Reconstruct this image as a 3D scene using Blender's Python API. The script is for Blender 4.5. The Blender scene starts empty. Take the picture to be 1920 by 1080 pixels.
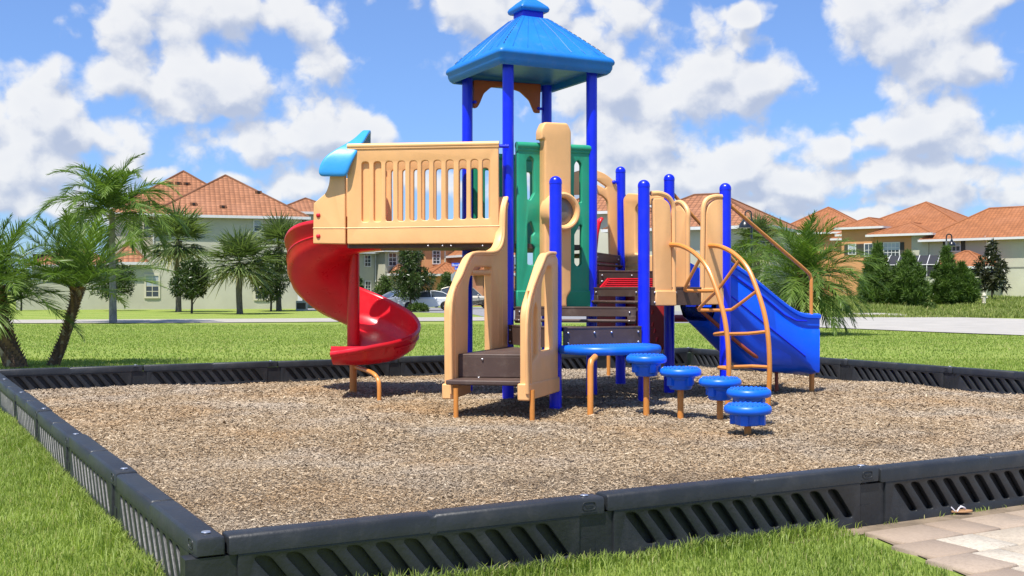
import bpy, bmesh, math, random
import numpy as np
from mathutils import Vector, Matrix, noise
D=bpy.data; S=bpy.context.scene; COL=S.collection
R=math.radians; PI=math.pi
random.seed(7); RNG=np.random.default_rng(7)

# ------------------------------------------------------------ camera
F=2128.0; HC=1.3; HY=545.0          # focal length in photo pixels, eye height, horizon row
cam=D.cameras.new('camera'); camo=D.objects.new('camera',cam); COL.objects.link(camo)
camo.location=(0,0,HC); camo.rotation_euler=(R(90),0,0)
cam.sensor_width=36; cam.lens=36*F/1920; cam.shift_y=5/1920; cam.clip_start=.1; cam.clip_end=8000
S.camera=camo
S.view_settings.view_transform='Standard'; S.view_settings.look='None'; S.view_settings.gamma=1
S.view_settings.exposure=0.42
# ------------------------------------------------------------ sun and sky
SUN=Vector((-.22,-.42,1)).normalized()
sl=D.lights.new('sun','SUN'); sl.energy=5.0; sl.angle=R(.53); sl.color=(1,.955,.88)
so=D.objects.new('sun',sl); COL.objects.link(so); so.rotation_euler=SUN.to_track_quat('Z','Y').to_euler(); so.location=(0,0,30)

class NT:
    def __init__(s,tree): s.t=tree; s.n=tree.nodes; s.l=tree.links
    def __call__(s,typ,**k):
        nd=s.n.new(typ)
        for a,b in k.items():
            if a.startswith('i'):
                key=a[1:]; key=int(key) if key.isdigit() else key.replace('_',' ')
                sock=nd.inputs[key]
                if isinstance(b,bpy.types.NodeSocket): s.l.new(b,sock)
                else: sock.default_value=b
            else: setattr(nd,a,b)
        return nd
    def m(s,op,a,b=0.0,c=0.0,clamp=False):
        nd=s.n.new('ShaderNodeMath'); nd.operation=op; nd.use_clamp=clamp
        for i,v in enumerate((a,b,c)):
            if isinstance(v,bpy.types.NodeSocket): s.l.new(v,nd.inputs[i])
            else: nd.inputs[i].default_value=v
        return nd.outputs[0]
    def vm(s,op,a,b=(0,0,0)):
        nd=s.n.new('ShaderNodeVectorMath'); nd.operation=op
        for i,v in enumerate((a,b)):
            if isinstance(v,bpy.types.NodeSocket): s.l.new(v,nd.inputs[i])
            else: nd.inputs[i].default_value=v
        return nd.outputs['Value'] if op in('LENGTH','DOT_PRODUCT') else nd.outputs[0]
    def mr(s,v,a,b,c=0.0,d=1.0,smooth=True):
        nd=s.n.new('ShaderNodeMapRange'); nd.interpolation_type='SMOOTHSTEP' if smooth else 'LINEAR'
        s.l.new(v,nd.inputs[0])
        for i,x in enumerate((a,b,c,d)): nd.inputs[i+1].default_value=x
        return nd.outputs[0]
    def mix(s,f,a,b,blend='MIX'):
        nd=s.n.new('ShaderNodeMix'); nd.data_type='RGBA'; nd.blend_type=blend
        for sock,v in ((nd.inputs[0],f),(nd.inputs[6],a),(nd.inputs[7],b)):
            if isinstance(v,bpy.types.NodeSocket): s.l.new(v,sock)
            elif isinstance(v,(float,int)): sock.default_value=v
            else: sock.default_value=(*v[:3],1)
        return nd.outputs[2]
    def noise(s,vec,scale,detail=3,rough=.5,**k):
        nd=s('ShaderNodeTexNoise',iScale=scale,iDetail=detail,iRoughness=rough,**k)
        if vec is not None: s.l.new(vec,nd.inputs['Vector'])
        return nd.outputs['Fac']

def pxdir(px,py):
    return Vector(((px-960)/F,1,(HY-py)/F)).normalized()
# cumulus: (px,py, rx,ry) in photo pixels
CLOUDS=[(470,20,190,70),(250,40,120,70),(620,80,100,85),(350,140,140,60),(420,175,150,75),(260,165,110,50),
 (600,260,115,95),(470,290,110,65),(680,250,60,50),(60,210,150,85),(150,240,120,70),(60,320,140,70),(210,300,60,50),(590,345,150,45),
 (1040,40,220,110),(900,20,100,60),(1190,170,110,80),(1340,130,80,80),(1420,160,100,70),(1290,190,150,55),(1200,260,140,60),
 (1230,310,120,60),(1400,340,140,60),(1690,60,120,90),(1730,110,140,65),(1640,20,80,50),(1850,5,90,40),
 (1560,270,110,60),(1620,220,60,40),(1700,250,150,65),(1850,280,160,60),(1790,330,200,45),(1600,330,140,45),(1500,350,120,40),
 (1392,25,40,25),(285,320,30,15),(100,130,60,25),(1100,330,140,60),(820,345,130,45),(90,385,140,28),(440,335,90,22),(1180,385,170,35),(1420,395,150,28),(1750,375,220,26),(1560,405,120,20),(-40,290,120,60)]
w=D.worlds.new("World"); S.world=w; w.use_nodes=True
w.cycles.sampling_method='MANUAL'; w.cycles.sample_map_resolution=512
nt=NT(w.node_tree); nt.n.clear()
sky=nt('ShaderNodeTexSky',sky_type='NISHITA',sun_disc=False,sun_elevation=math.asin(SUN.z),sun_rotation=math.atan2(SUN.x,SUN.y),altitude=10,air_density=1.0,dust_density=.6,ozone_density=2.0)
grp=D.node_groups.new('cloud_density','ShaderNodeTree')
grp.interface.new_socket('Vector',in_out='INPUT',socket_type='NodeSocketVector')
grp.interface.new_socket('Density',in_out='OUTPUT',socket_type='NodeSocketFloat')
g=NT(grp); gi=g('NodeGroupInput').outputs[0]; go=g('NodeGroupOutput')
wv=g('ShaderNodeTexNoise',iScale=9.0,iDetail=3.0,iRoughness=.6); g.l.new(gi,wv.inputs['Vector'])
warp=g.vm('SCALE',g.vm('SUBTRACT',wv.outputs['Color'],(.5,.5,.5))); warp.node.inputs['Scale'].default_value=.055
vv=g.vm('ADD',gi,warp)
acc=None
for (px,py,rx,ry) in CLOUDS:
    c=pxdir(px,py)
    d=g.vm('LENGTH',g.vm('MULTIPLY',g.vm('SUBTRACT',vv,tuple(c)),(F/rx,F/(rx+ry)*1.2,F/ry*1.02)))
    b=g.m('SUBTRACT',1.0,d)
    acc=b if acc is None else g.m('SMOOTH_MAX',acc,b,.25)
# sky behind and beside the view: scattered cumulus everywhere else
sc=g.vm('MULTIPLY',gi,(2.2,2.2,5.0))
gen=g.m('MULTIPLY_ADD',g.noise(sc,1.6,5,.55),4.2,-2.45)
side=g.mr(g.vm('DOT_PRODUCT',gi,(0,1,0)),.70,.86,1.0,0.0)
acc=g.m('MAXIMUM',acc,g.m('SUBTRACT',gen,g.m('MULTIPLY',g.m('SUBTRACT',1.0,side),8.0)))
def billow(scale,vec):
    vo=g('ShaderNodeTexVoronoi',feature='F1',iScale=scale); g.l.new(vec,vo.inputs['Vector']); return vo.outputs['Distance']
wv2=g('ShaderNodeTexNoise',iScale=30.0,iDetail=3.0,iRoughness=.6); g.l.new(gi,wv2.inputs['Vector'])
wp2=g.vm('SCALE',g.vm('SUBTRACT',wv2.outputs['Color'],(.5,.5,.5))); wp2.node.inputs['Scale'].default_value=.022
gw=g.vm('ADD',g.vm('MULTIPLY',gi,(1,1,1.15)),wp2)
fb=g.noise(gw,13.0,6,.60)
den=g.m('ADD',acc,g.m('MULTIPLY_ADD',fb,2.4,-1.33))
den=g.m('ADD',den,g.m('MULTIPLY_ADD',billow(24.0,gw),-1.0,.62))
den=g.m('ADD',den,g.m('MULTIPLY_ADD',billow(62.0,gw),-.36,.22))
g.l.new(den,go.inputs[0])
tc=nt('ShaderNodeTexCoord').outputs['Generated']
def cd(vec):
    nd=nt.n.new('ShaderNodeGroup'); nd.node_tree=grp; nt.l.new(vec,nd.inputs[0]); return nd.outputs[0]
d0=cd(tc); d1=cd(nt.vm('ADD',tc,(-.008,-.0,.018)))
alpha=nt.mr(d0,-.08,.50)
thick=nt.mr(d0,.3,1.6)
lit=nt.mr(nt.m('SUBTRACT',d0,d1),-.62,.42)
shade=nt.m('MULTIPLY_ADD',lit,.85,nt.m('MULTIPLY',nt.m('SUBTRACT',1.0,thick),.15))
ccol=nt.mix(shade,(.47,.55,.74),(1.0,1.0,1.0))
sepz=nt('ShaderNodeSeparateXYZ'); nt.l.new(tc,sepz.inputs[0])
blu=nt.mix(.12,nt.mix(1.0,sky.outputs[0],(.88,1.30,2.05),'MULTIPLY'),(8.5,10.8,13.5))
cl=nt.vm('SCALE',ccol); cl.node.inputs['Scale'].default_value=11.3
cov=nt.m('MULTIPLY',alpha,nt.mr(sepz.outputs[2],-.02,.02))
fin=nt.mix(nt.m('MULTIPLY',cov,.93),blu,cl)
bg=nt('ShaderNodeBackground',iStrength=.062); nt.l.new(fin,bg.inputs[0])
nt.l.new(bg.outputs[0],nt('ShaderNodeOutputWorld').inputs[0])

# ------------------------------------------------------------ helpers
def P(px,py,Z): return Vector(((px-960)/F*Z,Z,HC-(py-HY)/F*Z))
def G(px,py,g=0.0):
    Z=(HC-g)*F/(py-HY); return Vector(((px-960)/F*Z,Z,g))
ORG={}
def tag(o,label=None,cat=None,group=None,kind=None):
    for k,v in (('label',label),('category',cat),('group',group),('kind',kind)):
        if v: o[k]=v
    return o
def thing(name,loc,label,cat,group=None,rotz=0.0,local=False):
    o=D.objects.new(name,None); COL.objects.link(o); o.location=loc; o.rotation_euler=(0,0,rotz)
    o.empty_display_size=.2
    ORG[o.name]=Vector((0,0,0)) if (local or rotz) else Vector(loc)
    return tag(o,label,cat,group)
def obj(name,me,mat,parent=None,loc=None):
    if parent is not None: org=ORG[parent.name]
    else: org=Vector(loc) if loc is not None else Vector((0,0,0))
    if org.length>0: me.transform(Matrix.Translation(-org))
    for m in (mat if isinstance(mat,(list,tuple)) else [mat]): me.materials.append(m)
    o=D.objects.new(name,me); COL.objects.link(o); me.name=name
    if parent is not None: o.parent=parent
    else: o.location=org
    ORG[o.name]=org
    return o
def copy_tree(o,parent=None):
    c=o.copy(); COL.objects.link(c)
    if parent is not None: c.parent=parent
    ORG[c.name]=ORG.get(o.name,Vector((0,0,0)))
    for ch in [k for k in D.objects if k.parent==o]: copy_tree(ch,c)
    return c
def smooth(me,ang=35):
    me.shade_smooth(); me.set_sharp_from_angle(angle=R(ang)); return me
def bevel(o,wd,seg=2,ang=30):
    m=o.modifiers.new('b','BEVEL'); m.width=wd; m.segments=seg; m.limit_method='ANGLE'; m.angle_limit=R(ang); m.harden_normals=False
    return o

class MB:
    def __init__(s): s.v=[]; s.f=[]; s.mi=[]; s.cm=0; s.uv=None
    def add(s,vs,fs):
        b=len(s.v); s.v+= [tuple(v) for v in vs]; s.f+=[tuple(i+b for i in f) for f in fs]; s.mi+=[s.cm]*len(fs)
        return b
    def box(s,lo,hi,M=None):
        x0,y0,z0=lo; x1,y1,z1=hi
        vs=[Vector(p) for p in ((x0,y0,z0),(x1,y0,z0),(x1,y1,z0),(x0,y1,z0),(x0,y0,z1),(x1,y0,z1),(x1,y1,z1),(x0,y1,z1))]
        if M is not None: vs=[M@v for v in vs]
        s.add(vs,[(0,3,2,1),(4,5,6,7),(0,1,5,4),(1,2,6,5),(2,3,7,6),(3,0,4,7)]); return s
    def prism(s,poly,z0,z1,M=None):
        n=len(poly); vs=[Vector((x,y,z0)) for x,y in poly]+[Vector((x,y,z1)) for x,y in poly]
        if M is not None: vs=[M@v for v in vs]
        s.add(vs,[tuple(range(n-1,-1,-1)),tuple(range(n,2*n))]+[(i,(i+1)%n,(i+1)%n+n,i+n) for i in range(n)]); return s
    def tube(s,pts,r,seg=10,cap=True,closed=False):
        pts=[Vector(p) for p in pts]; n=len(pts)
        rr=r if isinstance(r,(list,tuple)) else [r]*n
        tg=[]
        for i in range(n):
            if closed: t=pts[(i+1)%n]-pts[i-1]
            else: t=pts[min(i+1,n-1)]-pts[max(i-1,0)]
            tg.append(t.normalized() if t.length>1e-9 else Vector((0,0,1)))
        up=Vector((0,0,1)) if abs(tg[0].z)<.9 else Vector((1,0,0))
        nx=tg[0].cross(up).normalized(); vs=[]
        for i in range(n):
            if i: 
                q=tg[i-1].rotation_difference(tg[i]); nx=(q@nx).normalized()
            ny=tg[i].cross(nx)
            for k in range(seg):
                a=2*PI*k/seg; vs.append(pts[i]+nx*math.cos(a)*rr[i]+ny*math.sin(a)*rr[i])
        fs=[]
        for i in range(n if closed else n-1):
            j=(i+1)%n
            for k in range(seg):
                k2=(k+1)%seg; fs.append((i*seg+k,i*seg+k2,j*seg+k2,j*seg+k))
        if cap and not closed: fs+=[tuple(range(seg-1,-1,-1)),tuple((n-1)*seg+k for k in range(seg))]
        s.add(vs,fs); return s
    def lathe(s,prof,c=(0,0,0),seg=32,M=None):
        vs=[];n=len(prof)
        for r,z in prof:
            for k in range(seg):
                a=2*PI*k/seg; v=Vector((r*math.cos(a),r*math.sin(a),z))
                vs.append((M@v) if M is not None else v+Vector(c))
        fs=[(i*seg+k,i*seg+(k+1)%seg,(i+1)*seg+(k+1)%seg,(i+1)*seg+k) for i in range(n-1) for k in range(seg)]
        fs+=[tuple(range(seg-1,-1,-1)),tuple((n-1)*seg+k for k in range(seg))]
        s.add(vs,fs); return s
    def ball(s,c,r,seg=10,rings=6,sc=(1,1,1)):
        pr=[]; vs=[]; c=Vector(c)
        for i in range(rings+1):
            t=PI*i/rings
            for k in range(seg):
                a=2*PI*k/seg; vs.append(c+Vector((math.sin(t)*math.cos(a)*sc[0],math.sin(t)*math.sin(a)*sc[1],-math.cos(t)*sc[2]))*r)
        s.add(vs,[(i*seg+k,i*seg+(k+1)%seg,(i+1)*seg+(k+1)%seg,(i+1)*seg+k) for i in range(rings) for k in range(seg)]); return s
    def loft(s,rings,close=True,caps=True):
        n=len(rings[0]); vs=[v for r in rings for v in r]; fs=[]
        for i in range(len(rings)-1):
            for k in range(n if close else n-1):
                k2=(k+1)%n; fs.append((i*n+k,i*n+k2,(i+1)*n+k2,(i+1)*n+k))
        if caps: fs+=[tuple(range(n-1,-1,-1)),tuple((len(rings)-1)*n+k for k in range(n))]
        s.add(vs,fs); return s
    def mesh(s,ang=35):
        me=D.meshes.new('m'); me.from_pydata(s.v,[],s.f); me.validate(clean_customdata=False); me.update()
        bm=bmesh.new(); bm.from_mesh(me); bmesh.ops.recalc_face_normals(bm,faces=bm.faces); bm.to_mesh(me); bm.free()
        if len(set(s.mi))>1 and len(me.polygons)==len(s.mi): me.polygons.foreach_set('material_index',s.mi)
        if ang: smooth(me,ang)
        return me
    def build(s,name,mat,parent=None,loc=None,ang=35): return obj(name,s.mesh(ang),mat,parent,loc)

def catmull(pts,n=6):
    pts=[Vector(p) for p in pts]; out=[]
    q=[2*pts[0]-pts[1]]+pts+[2*pts[-1]-pts[-2]]
    for i in range(1,len(q)-2):
        for k in range(n):
            t=k/n; a,b,c,d=q[i-1:i+3]
            out.append(.5*((2*b)+(c-a)*t+(2*a-5*b+4*c-d)*t*t+(3*b-a-3*c+d)*t**3))
    out.append(pts[-1]); return out
def rpoly(poly,r,n=4):
    out=[]; N=len(poly); P2=[Vector(p[:2]) for p in poly]
    for i,p in enumerate(P2):
        rad=poly[i][2] if len(poly[i])>2 else r
        a=P2[i-1]-p; b=P2[(i+1)%N]-p; la,lb=a.length,b.length
        if rad<=0 or la<1e-6 or lb<1e-6: out.append(p); continue
        a/=la; b/=lb; t=min(rad,la*.48,lb*.48)
        s0=p+a*t; s1=p+b*t
        for k in range(n+1):
            u=k/n; out.append(s0*(1-u)**2+p*2*u*(1-u)+s1*u*u)
    return out
class Plane:
    """vertical plane through ground points A,B"""
    def __init__(s,A,B,off=0.0):
        s.A=Vector(A[:2]); s.e=(Vector(B[:2])-s.A).normalized(); s.n=Vector((s.e.y,-s.e.x))
        s.A=s.A+s.n*off
        s.M=Matrix(((s.e.x,0,s.n.x,s.A.x),(s.e.y,0,s.n.y,s.A.y),(0,1,0,0),(0,0,0,1)))
    def __call__(s,px,py):
        r=Vector(((px-960)/F,1.0)); t=s.A.dot(s.n)/r.dot(s.n); p=r*t
        return ((p-s.A).dot(s.e), HC-(py-HY)/F*t)
    def w(s,px,py,off=0.0):
        u,z=s(px,py); return s.M@Vector((u,z,off))
def slab_mesh(outer,holes,th,bev,M,r=.02,hr=None,bres=2):
    cu=D.curves.new('c','CURVE'); cu.dimensions='2D'; cu.fill_mode='BOTH'
    cu.extrude=max(th/2-bev,0.0005); cu.bevel_depth=bev; cu.bevel_resolution=bres; cu.offset=-bev
    for poly,rad in [(outer,r)]+[(h,hr if hr is not None else r) for h in holes]:
        pts=rpoly(poly,rad) if rad>0 or any(len(q)>2 for q in poly) else [Vector(p[:2]) for p in poly]
        sp=cu.splines.new('POLY'); sp.points.add(len(pts)-1)
        for q,p in zip(sp.points,pts): q.co=(p.x,p.y,0,1)
        sp.use_cyclic_u=True
    o=D.objects.new('tmp',cu); COL.objects.link(o); bpy.context.view_layer.update()
    me=D.meshes.new_from_object(o.evaluated_get(bpy.context.evaluated_depsgraph_get()))
    D.objects.remove(o); D.curves.remove(cu)
    me.transform(M); me.materials.clear()
    bm=bmesh.new(); bm.from_mesh(me); bmesh.ops.remove_doubles(bm,verts=bm.verts,dist=.0004)
    bmesh.ops.recalc_face_normals(bm,faces=bm.faces); bm.to_mesh(me); bm.free()
    return smooth(me,40)
def panel(name,mat,pl,outer,holes=(),th=.05,bev=.012,off=0.0,parent=None,r=.02,hr=None,pix=True,loc=None):
    cv=(lambda q:(*pl(q[0],q[1]),*q[2:])) if pix else (lambda q:q)
    me=slab_mesh([cv(q) for q in outer],[[cv(q) for q in h] for h in holes],th,bev,pl.M@Matrix.Translation((0,0,off)),r,hr)
    return obj(name,me,mat,parent,loc)
def npmesh(name,V,Fc,tint=None,nside=4,uv=None):
    me=D.meshes.new(name); nv=len(V); nf=len(Fc)
    me.vertices.add(nv); me.vertices.foreach_set('co',np.ascontiguousarray(V,dtype=np.float32).ravel())
    me.loops.add(nf*nside); me.loops.foreach_set('vertex_index',np.ascontiguousarray(Fc,dtype=np.int32).ravel())
    me.polygons.add(nf); me.polygons.foreach_set('loop_start',np.arange(0,nf*nside,nside,dtype=np.int32))
    try: me.polygons.foreach_set('loop_total',np.full(nf,nside,dtype=np.int32))
    except Exception: pass
    if tint is not None:
        a=me.attributes.new('tint','FLOAT','POINT'); a.data.foreach_set('value',np.ascontiguousarray(tint,dtype=np.float32))
    me.update(calc_edges=True)
    return me

# ------------------------------------------------------------ materials
def newmat(name):
    m=D.materials.new(name); m.use_nodes=True; t=NT(m.node_tree); t.n.clear()
    bs=t('ShaderNodeBsdfPrincipled'); out=t('ShaderNodeOutputMaterial'); t.l.new(bs.outputs[0],out.inputs[0])
    return m,t,bs,out
def setv(t,sock,v):
    if isinstance(v,bpy.types.NodeSocket): t.l.new(v,sock)
    elif isinstance(v,(tuple,list)): sock.default_value=(*v[:3],1)
    else: sock.default_value=v
def plastic(name,c,rough=.38,var=.10,dust=.10,bump=.05,coat=0.0,dustc=(.55,.48,.38),metal=0.0):
    m,t,b,o=newmat(name)
    co=t('ShaderNodeTexCoord').outputs['Object']
    n1=t.noise(co,1.7,4,.6); n2=t.noise(co,38,3,.6); n3=t.noise(co,7,5,.65)
    dk=tuple(x*(1-var*2.2) for x in c); lt=tuple(min(1,x*(1+var)+.01*var) for x in c)
    col=t.mix(t.mr(n1,.3,.7),dk,lt)
    col=t.mix(t.m('MULTIPLY',t.mr(n3,.5,.8),dust),col,dustc)
    n4=t.noise(t.vm('MULTIPLY',co,(3,3,.35)),5.0,5,.7); col=t.mix(t.m('MULTIPLY',t.mr(n4,.56,.74),dust*1.6),col,tuple(x*.55+.02 for x in c))
    n5=t.noise(t.vm('MULTIPLY',co,(1,1,1.7)),22,6,.75); col=t.mix(t.m('MULTIPLY',t.mr(n5,.66,.72),dust*1.8),col,dustc)
    setv(t,b.inputs['Base Color'],col)
    setv(t,b.inputs['Roughness'],t.m('MULTIPLY_ADD',n3,.28,rough-.10))
    b.inputs['Metallic'].default_value=metal
    if coat: b.inputs['Coat Weight'].default_value=coat; b.inputs['Coat Roughness'].default_value=.08
    if bump:
        bp=t('ShaderNodeBump',iStrength=bump,iDistance=.01); t.l.new(n2,bp.inputs['Height']); t.l.new(bp.outputs[0],b.inputs['Normal'])
    return m
def simple(name,c,rough=.6,var=.12,scale=3.0,bump=0.0,bscale=40,metal=0.0,spec=.5):
    m,t,b,o=newmat(name); co=t('ShaderNodeTexCoord').outputs['Object']
    n=t.noise(co,scale,5,.6)
    setv(t,b.inputs['Base Color'],t.mix(t.mr(n,.25,.75),tuple(x*(1-var) for x in c),tuple(min(1,x*(1+var)) for x in c)))
    b.inputs['Roughness'].default_value=rough; b.inputs['Metallic'].default_value=metal; b.inputs['Specular IOR Level'].default_value=spec
    if bump:
        bp=t('ShaderNodeBump',iStrength=bump,iDistance=.02); t.l.new(t.noise(co,bscale,4,.6),bp.inputs['Height']); t.l.new(bp.outputs[0],b.inputs['Normal'])
    return m
def leafmat(name,dark,light,trans=.35,rough=.5,hl=None):
    m,t,b,o=newmat(name)
    at=t('ShaderNodeAttribute',attribute_name='tint').outputs['Fac']
    co=t('ShaderNodeTexCoord').outputs['Object']
    n=t.mr(t.noise(co,1.1,3,.6),.3,.7)
    f=t.m('ADD',t.m('MULTIPLY',at,.75),t.m('MULTIPLY',n,.25),clamp=True)
    col=t.mix(f,dark,light)
    if hl: col=t.mix(t.mr(at,.88,1.0),col,hl)
    setv(t,b.inputs['Base Color'],col); b.inputs['Roughness'].default_value=rough; b.inputs['Specular IOR Level'].default_value=.35
    tr=t('ShaderNodeBsdfTranslucent'); t.l.new(t.mix(1.0,col,(1.0,1.15,.55),'MULTIPLY'),tr.inputs[0])
    mx=t('ShaderNodeMixShader',i0=trans); t.l.new(b.outputs[0],mx.inputs[1]); t.l.new(tr.outputs[0],mx.inputs[2]); t.l.new(mx.outputs[0],o.inputs[0])
    return m
M={}
M['tan']=plastic('tan_plastic',(.93,.50,.20),.42,.045,.05,.04)
M['blue']=plastic('royal_blue_paint',(.0,.016,.80),.30,.04,.02,.02,coat=.12)
M['slideblue']=plastic('slide_blue_plastic',(.0,.10,.92),.30,.05,.03,.02)
M['sblue']=plastic('blue_plastic',(.004,.15,.82),.33,.06,.04,.03)
M['roof']=plastic('roof_blue_plastic',(.008,.185,.62),.38,.06,.07,.05)
M['roofline']=plastic('roof_seam_blue',(.007,.14,.50),.4,.05,.03,.02)
M['hood']=plastic('sky_blue_plastic',(.045,.36,.80),.35,.04,.04,.04)
M['green']=plastic('green_plastic',(.022,.35,.19),.38,.06,.06,.04)
M['red']=plastic('red_plastic',(.74,.012,.026),.27,.07,.03,.03)
M['dred']=plastic('dark_red_plastic',(.30,.012,.015),.4,.08,.05,.03)
M['rust']=plastic('rust_red_plastic',(.36,.075,.03),.45,.06,.05,.03)
M['brown']=plastic('brown_coated_steel',(.085,.050,.038),.55,.10,.10,.12)
M['orange']=plastic('tan_painted_tube',(.70,.27,.055),.32,.05,.03,.02)
M['black']=plastic('black_border_plastic',(.019,.021,.024),.46,.14,.22,.25,dustc=(.11,.10,.09))
M['bolt']=simple('bolt_metal',(.6,.6,.62),.3,.1,metal=.8)
M['dark']=simple('dark_void',(.015,.014,.014),.8)
M['lens']=plastic('grey_lens',(.22,.19,.155),.18,.1,.1,.0)
# ------------------------------------------------------------ play structure
PS=thing('play_structure',(1.0,13.8,0),'large play structure with blue posts, red spiral slide and blue roofed tower','playground')
th27=R(27.0); LL=1.16
ea=Vector((math.cos(th27),math.sin(th27),0)); eb=Vector((-math.sin(th27),math.cos(th27),0))
O1=Vector((.48,12.5,0))
def bolts(pts,r,parent,name='bolt',mat='bolt',sc=(1,1,1)):
    for p in pts:
        m=MB(); m.ball(p,r,10,6,sc); m.build(name,M[mat],parent)

def gp(i,j,z=0.0): return O1+ea*(LL*i)+eb*(LL*j)+Vector((0,0,z))
P1,P2,P3,P5,BL,BR,P8,P7,P6=gp(0,0),gp(0,1),gp(1,1),gp(1,0),gp(0,2),gp(1,2),gp(2,0),gp(2,1),gp(2,2)
PR=.068
def zat(p,py): return HC-(py-HY)/F*p.y
def post(p,ztop,dome=True):
    m=MB(); pr=[(PR,-.05),(PR,ztop-PR if dome else ztop)]
    if dome:
        pr=[(PR,-.05),(PR,ztop-PR-.02),(PR+.003,ztop-PR-.018),(PR+.003,ztop-PR)]
        for k in range(1,7):
            a=PI/2*k/6; pr.append((max((PR+.003)*math.cos(a),.001),ztop-PR+PR*math.sin(a)))
    m.lathe(pr,(p.x,p.y,0),28)
    # collar clamps
    for z in (.62,):
        pass
    return m.build('post',M['blue'],PS)
for p,y in ((P1,330),(P5,337),(P8,343),(P6,312),(P7,326)): post(p,zat(p,y))
for p in (P2,P3,BL,BR): post(p,4.02,False)

# roof
def sqring(c,h,z,r,n=4):
    pts=[]
    for (sx,sy) in ((1,1),(-1,1),(-1,-1),(1,-1)):
        a0={(1,1):0,(-1,1):90,(-1,-1):180,(1,-1):270}[(sx,sy)]
        for k in range(n+1):
            a=R(a0+90*k/n); q=Vector((sx*(h-r)+r*math.cos(a),sy*(h-r)+r*math.sin(a)))
            pts.append(c+ea*q.x+eb*q.y+Vector((0,0,z)))
    return pts
RC=gp(.5,1.5)
m=MB()
prof=[(.60,4.06,.03),(.70,4.05,.03),(.71,3.975,.04),(.735,3.965,.05),(.765,3.99,.06),(.782,4.03,.06),(.785,4.07,.06),(.80,4.085,.06),(.805,4.11,.06),(.795,4.14,.06),(.77,4.165,.06),(.735,4.185,.05)]
for k in range(1,9):
    t=k/8; prof.append((.735-.545*t,4.185+.525*(t**.93),.05-.03*t))
rings=[sqring(RC,h,z,r) for h,z,r in prof]
m.loft(rings)
# seams on the four slopes
m.cm=1
for s in range(4):
    ca,sa=[(1,0),(0,1),(-1,0),(0,-1)][s]
    f=ea*ca+eb*sa; g_=ea*(-sa)+eb*ca
    for k in range(-3,4):
        u0=k*.20
        u1=k*.052
        a=RC+f*.742+g_*u0+Vector((0,0,4.186)); b=RC+f*.196+g_*u1+Vector((0,0,4.708))
        mid=(a+b)/2+Vector((0,0,.014))
        m.tube([a,mid,b],.0024,4)
m.cm=2
for sx,sy in ((1,1),(-1,1),(-1,-1),(1,-1)):
    d=ea*sx+eb*sy
    for k in range(12):
        t0=.05+k*.078; t1=t0+.05
        z=lambda t: 4.18+.525*(t**.93)+.006
        m.tube([RC+d*(.735-.545*t0-.008)+Vector((0,0,z(t0))),RC+d*(.735-.545*t1-.008)+Vector((0,0,z(t1)))],.0035,5)
roof=m.build('roof',[M['roof'],M['roofline'],M['dark']],PS,ang=50)
m=MB(); m.loft([sqring(RC,.145,4.66,.02),sqring(RC,.145,4.80,.02)]); cup=m.build('cupola',M['blue'],roof)
m=MB(); m.loft([sqring(RC,h,z,r) for h,z,r in ((.13,4.80,.02),(.185,4.79,.03),(.20,4.80,.04),(.208,4.83,.04),(.195,4.86,.04),(.12,4.93,.03),(.05,4.985,.02),(.01,5.0,.005))])
m.build('cupola_cap',M['roof'],roof,ang=50)
# arch valance far side of the tower
plB=Plane(BL,BR)
va=panel('arch_valance',M['rust'],plB,[(887,150),(1013,158),(1011,212,.0),(1002,212),(992,188),(975,172),(948,163),(920,164),(906,176),(898,196),(893,203),(887,203)],th=.05,bev=.01,r=.03,parent=PS)
for px,py in ((889,192),(1008,204)):
    m=MB(); m.ball(plB.w(px,py,.03),.022)
    m.tube([plB.w(px,py),plB.w(px+(-8 if px<950 else 8),py)],.018,8)
    m.build('clamp',M['blue'],va)

# green tower panel, front and far side
plG=Plane(P2,P3)
def green(pl,dup=None):
    outer=[(968,268),(1103,275),(1104,573),(968,571)]
    holes=[[(985,300,.03),(992,292,.03),(999,300,.03),(1000,362),(992,376,.02),(987,374,.01)],
           [(987,420,.02),(994,414,.03),(1001,436),(996,442),(996,458),(1001,464),(1001,498,.02),(987,496,.02)],
           [(1075,308,.03),(1081,300,.03),(1088,308,.03),(1088,380,.02),(1076,379,.02),(1074,362)],
           [(1075,440),(1085,421,.01),(1089,424),(1088,496,.02),(1081,501,.03),(1075,494,.02),(1075,470)]]
    return outer,holes
o_,h_=green(plG)
gpn=panel('green_panel',M['green'],plG,o_,h_,th=.07,bev=.012,parent=PS,r=.015,hr=.012)
a_=plG(967,268); b_=plG(1104,275)
m=MB()
for lo,z in ((0.045,0),(.03,-.045)):
    m.tube([plG.M@Vector((a_[0],a_[1]-.03+z,.018)),plG.M@Vector((b_[0],b_[1]-.03+z,.018))],lo,12)
m.build('top_roll',M['green'],gpn)
m=MB(); c0=plG(966,543);c1=plG(1106,543)
m.prism([(c0[0],1.10),(c1[0],1.10),(c1[0],1.30),(c0[0],1.30)],-.048,.048,plG.M); bevel(m.build('base_band',M['green'],gpn),.012)
plGb=Plane(BL,BR); fx_=lambda u,z:(u,z)
gq=panel('green_panel',M['green'],plGb,[(.07,1.80),(1.09,1.80),(1.09,3.06),(.07,3.06)],[[(.24,2.2),(.33,2.2),(.33,2.86),(.24,2.86)],[(.83,2.2),(.92,2.2),(.92,2.86),(.83,2.86)]],th=.07,bev=.012,parent=PS,r=.03,pix=False)
m=MB(); m.tube([plGb.M@Vector((.06,3.04,.018)),plGb.M@Vector((1.10,3.04,.018))],.042,12); m.build('top_roll',M['green'],gq)
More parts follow.
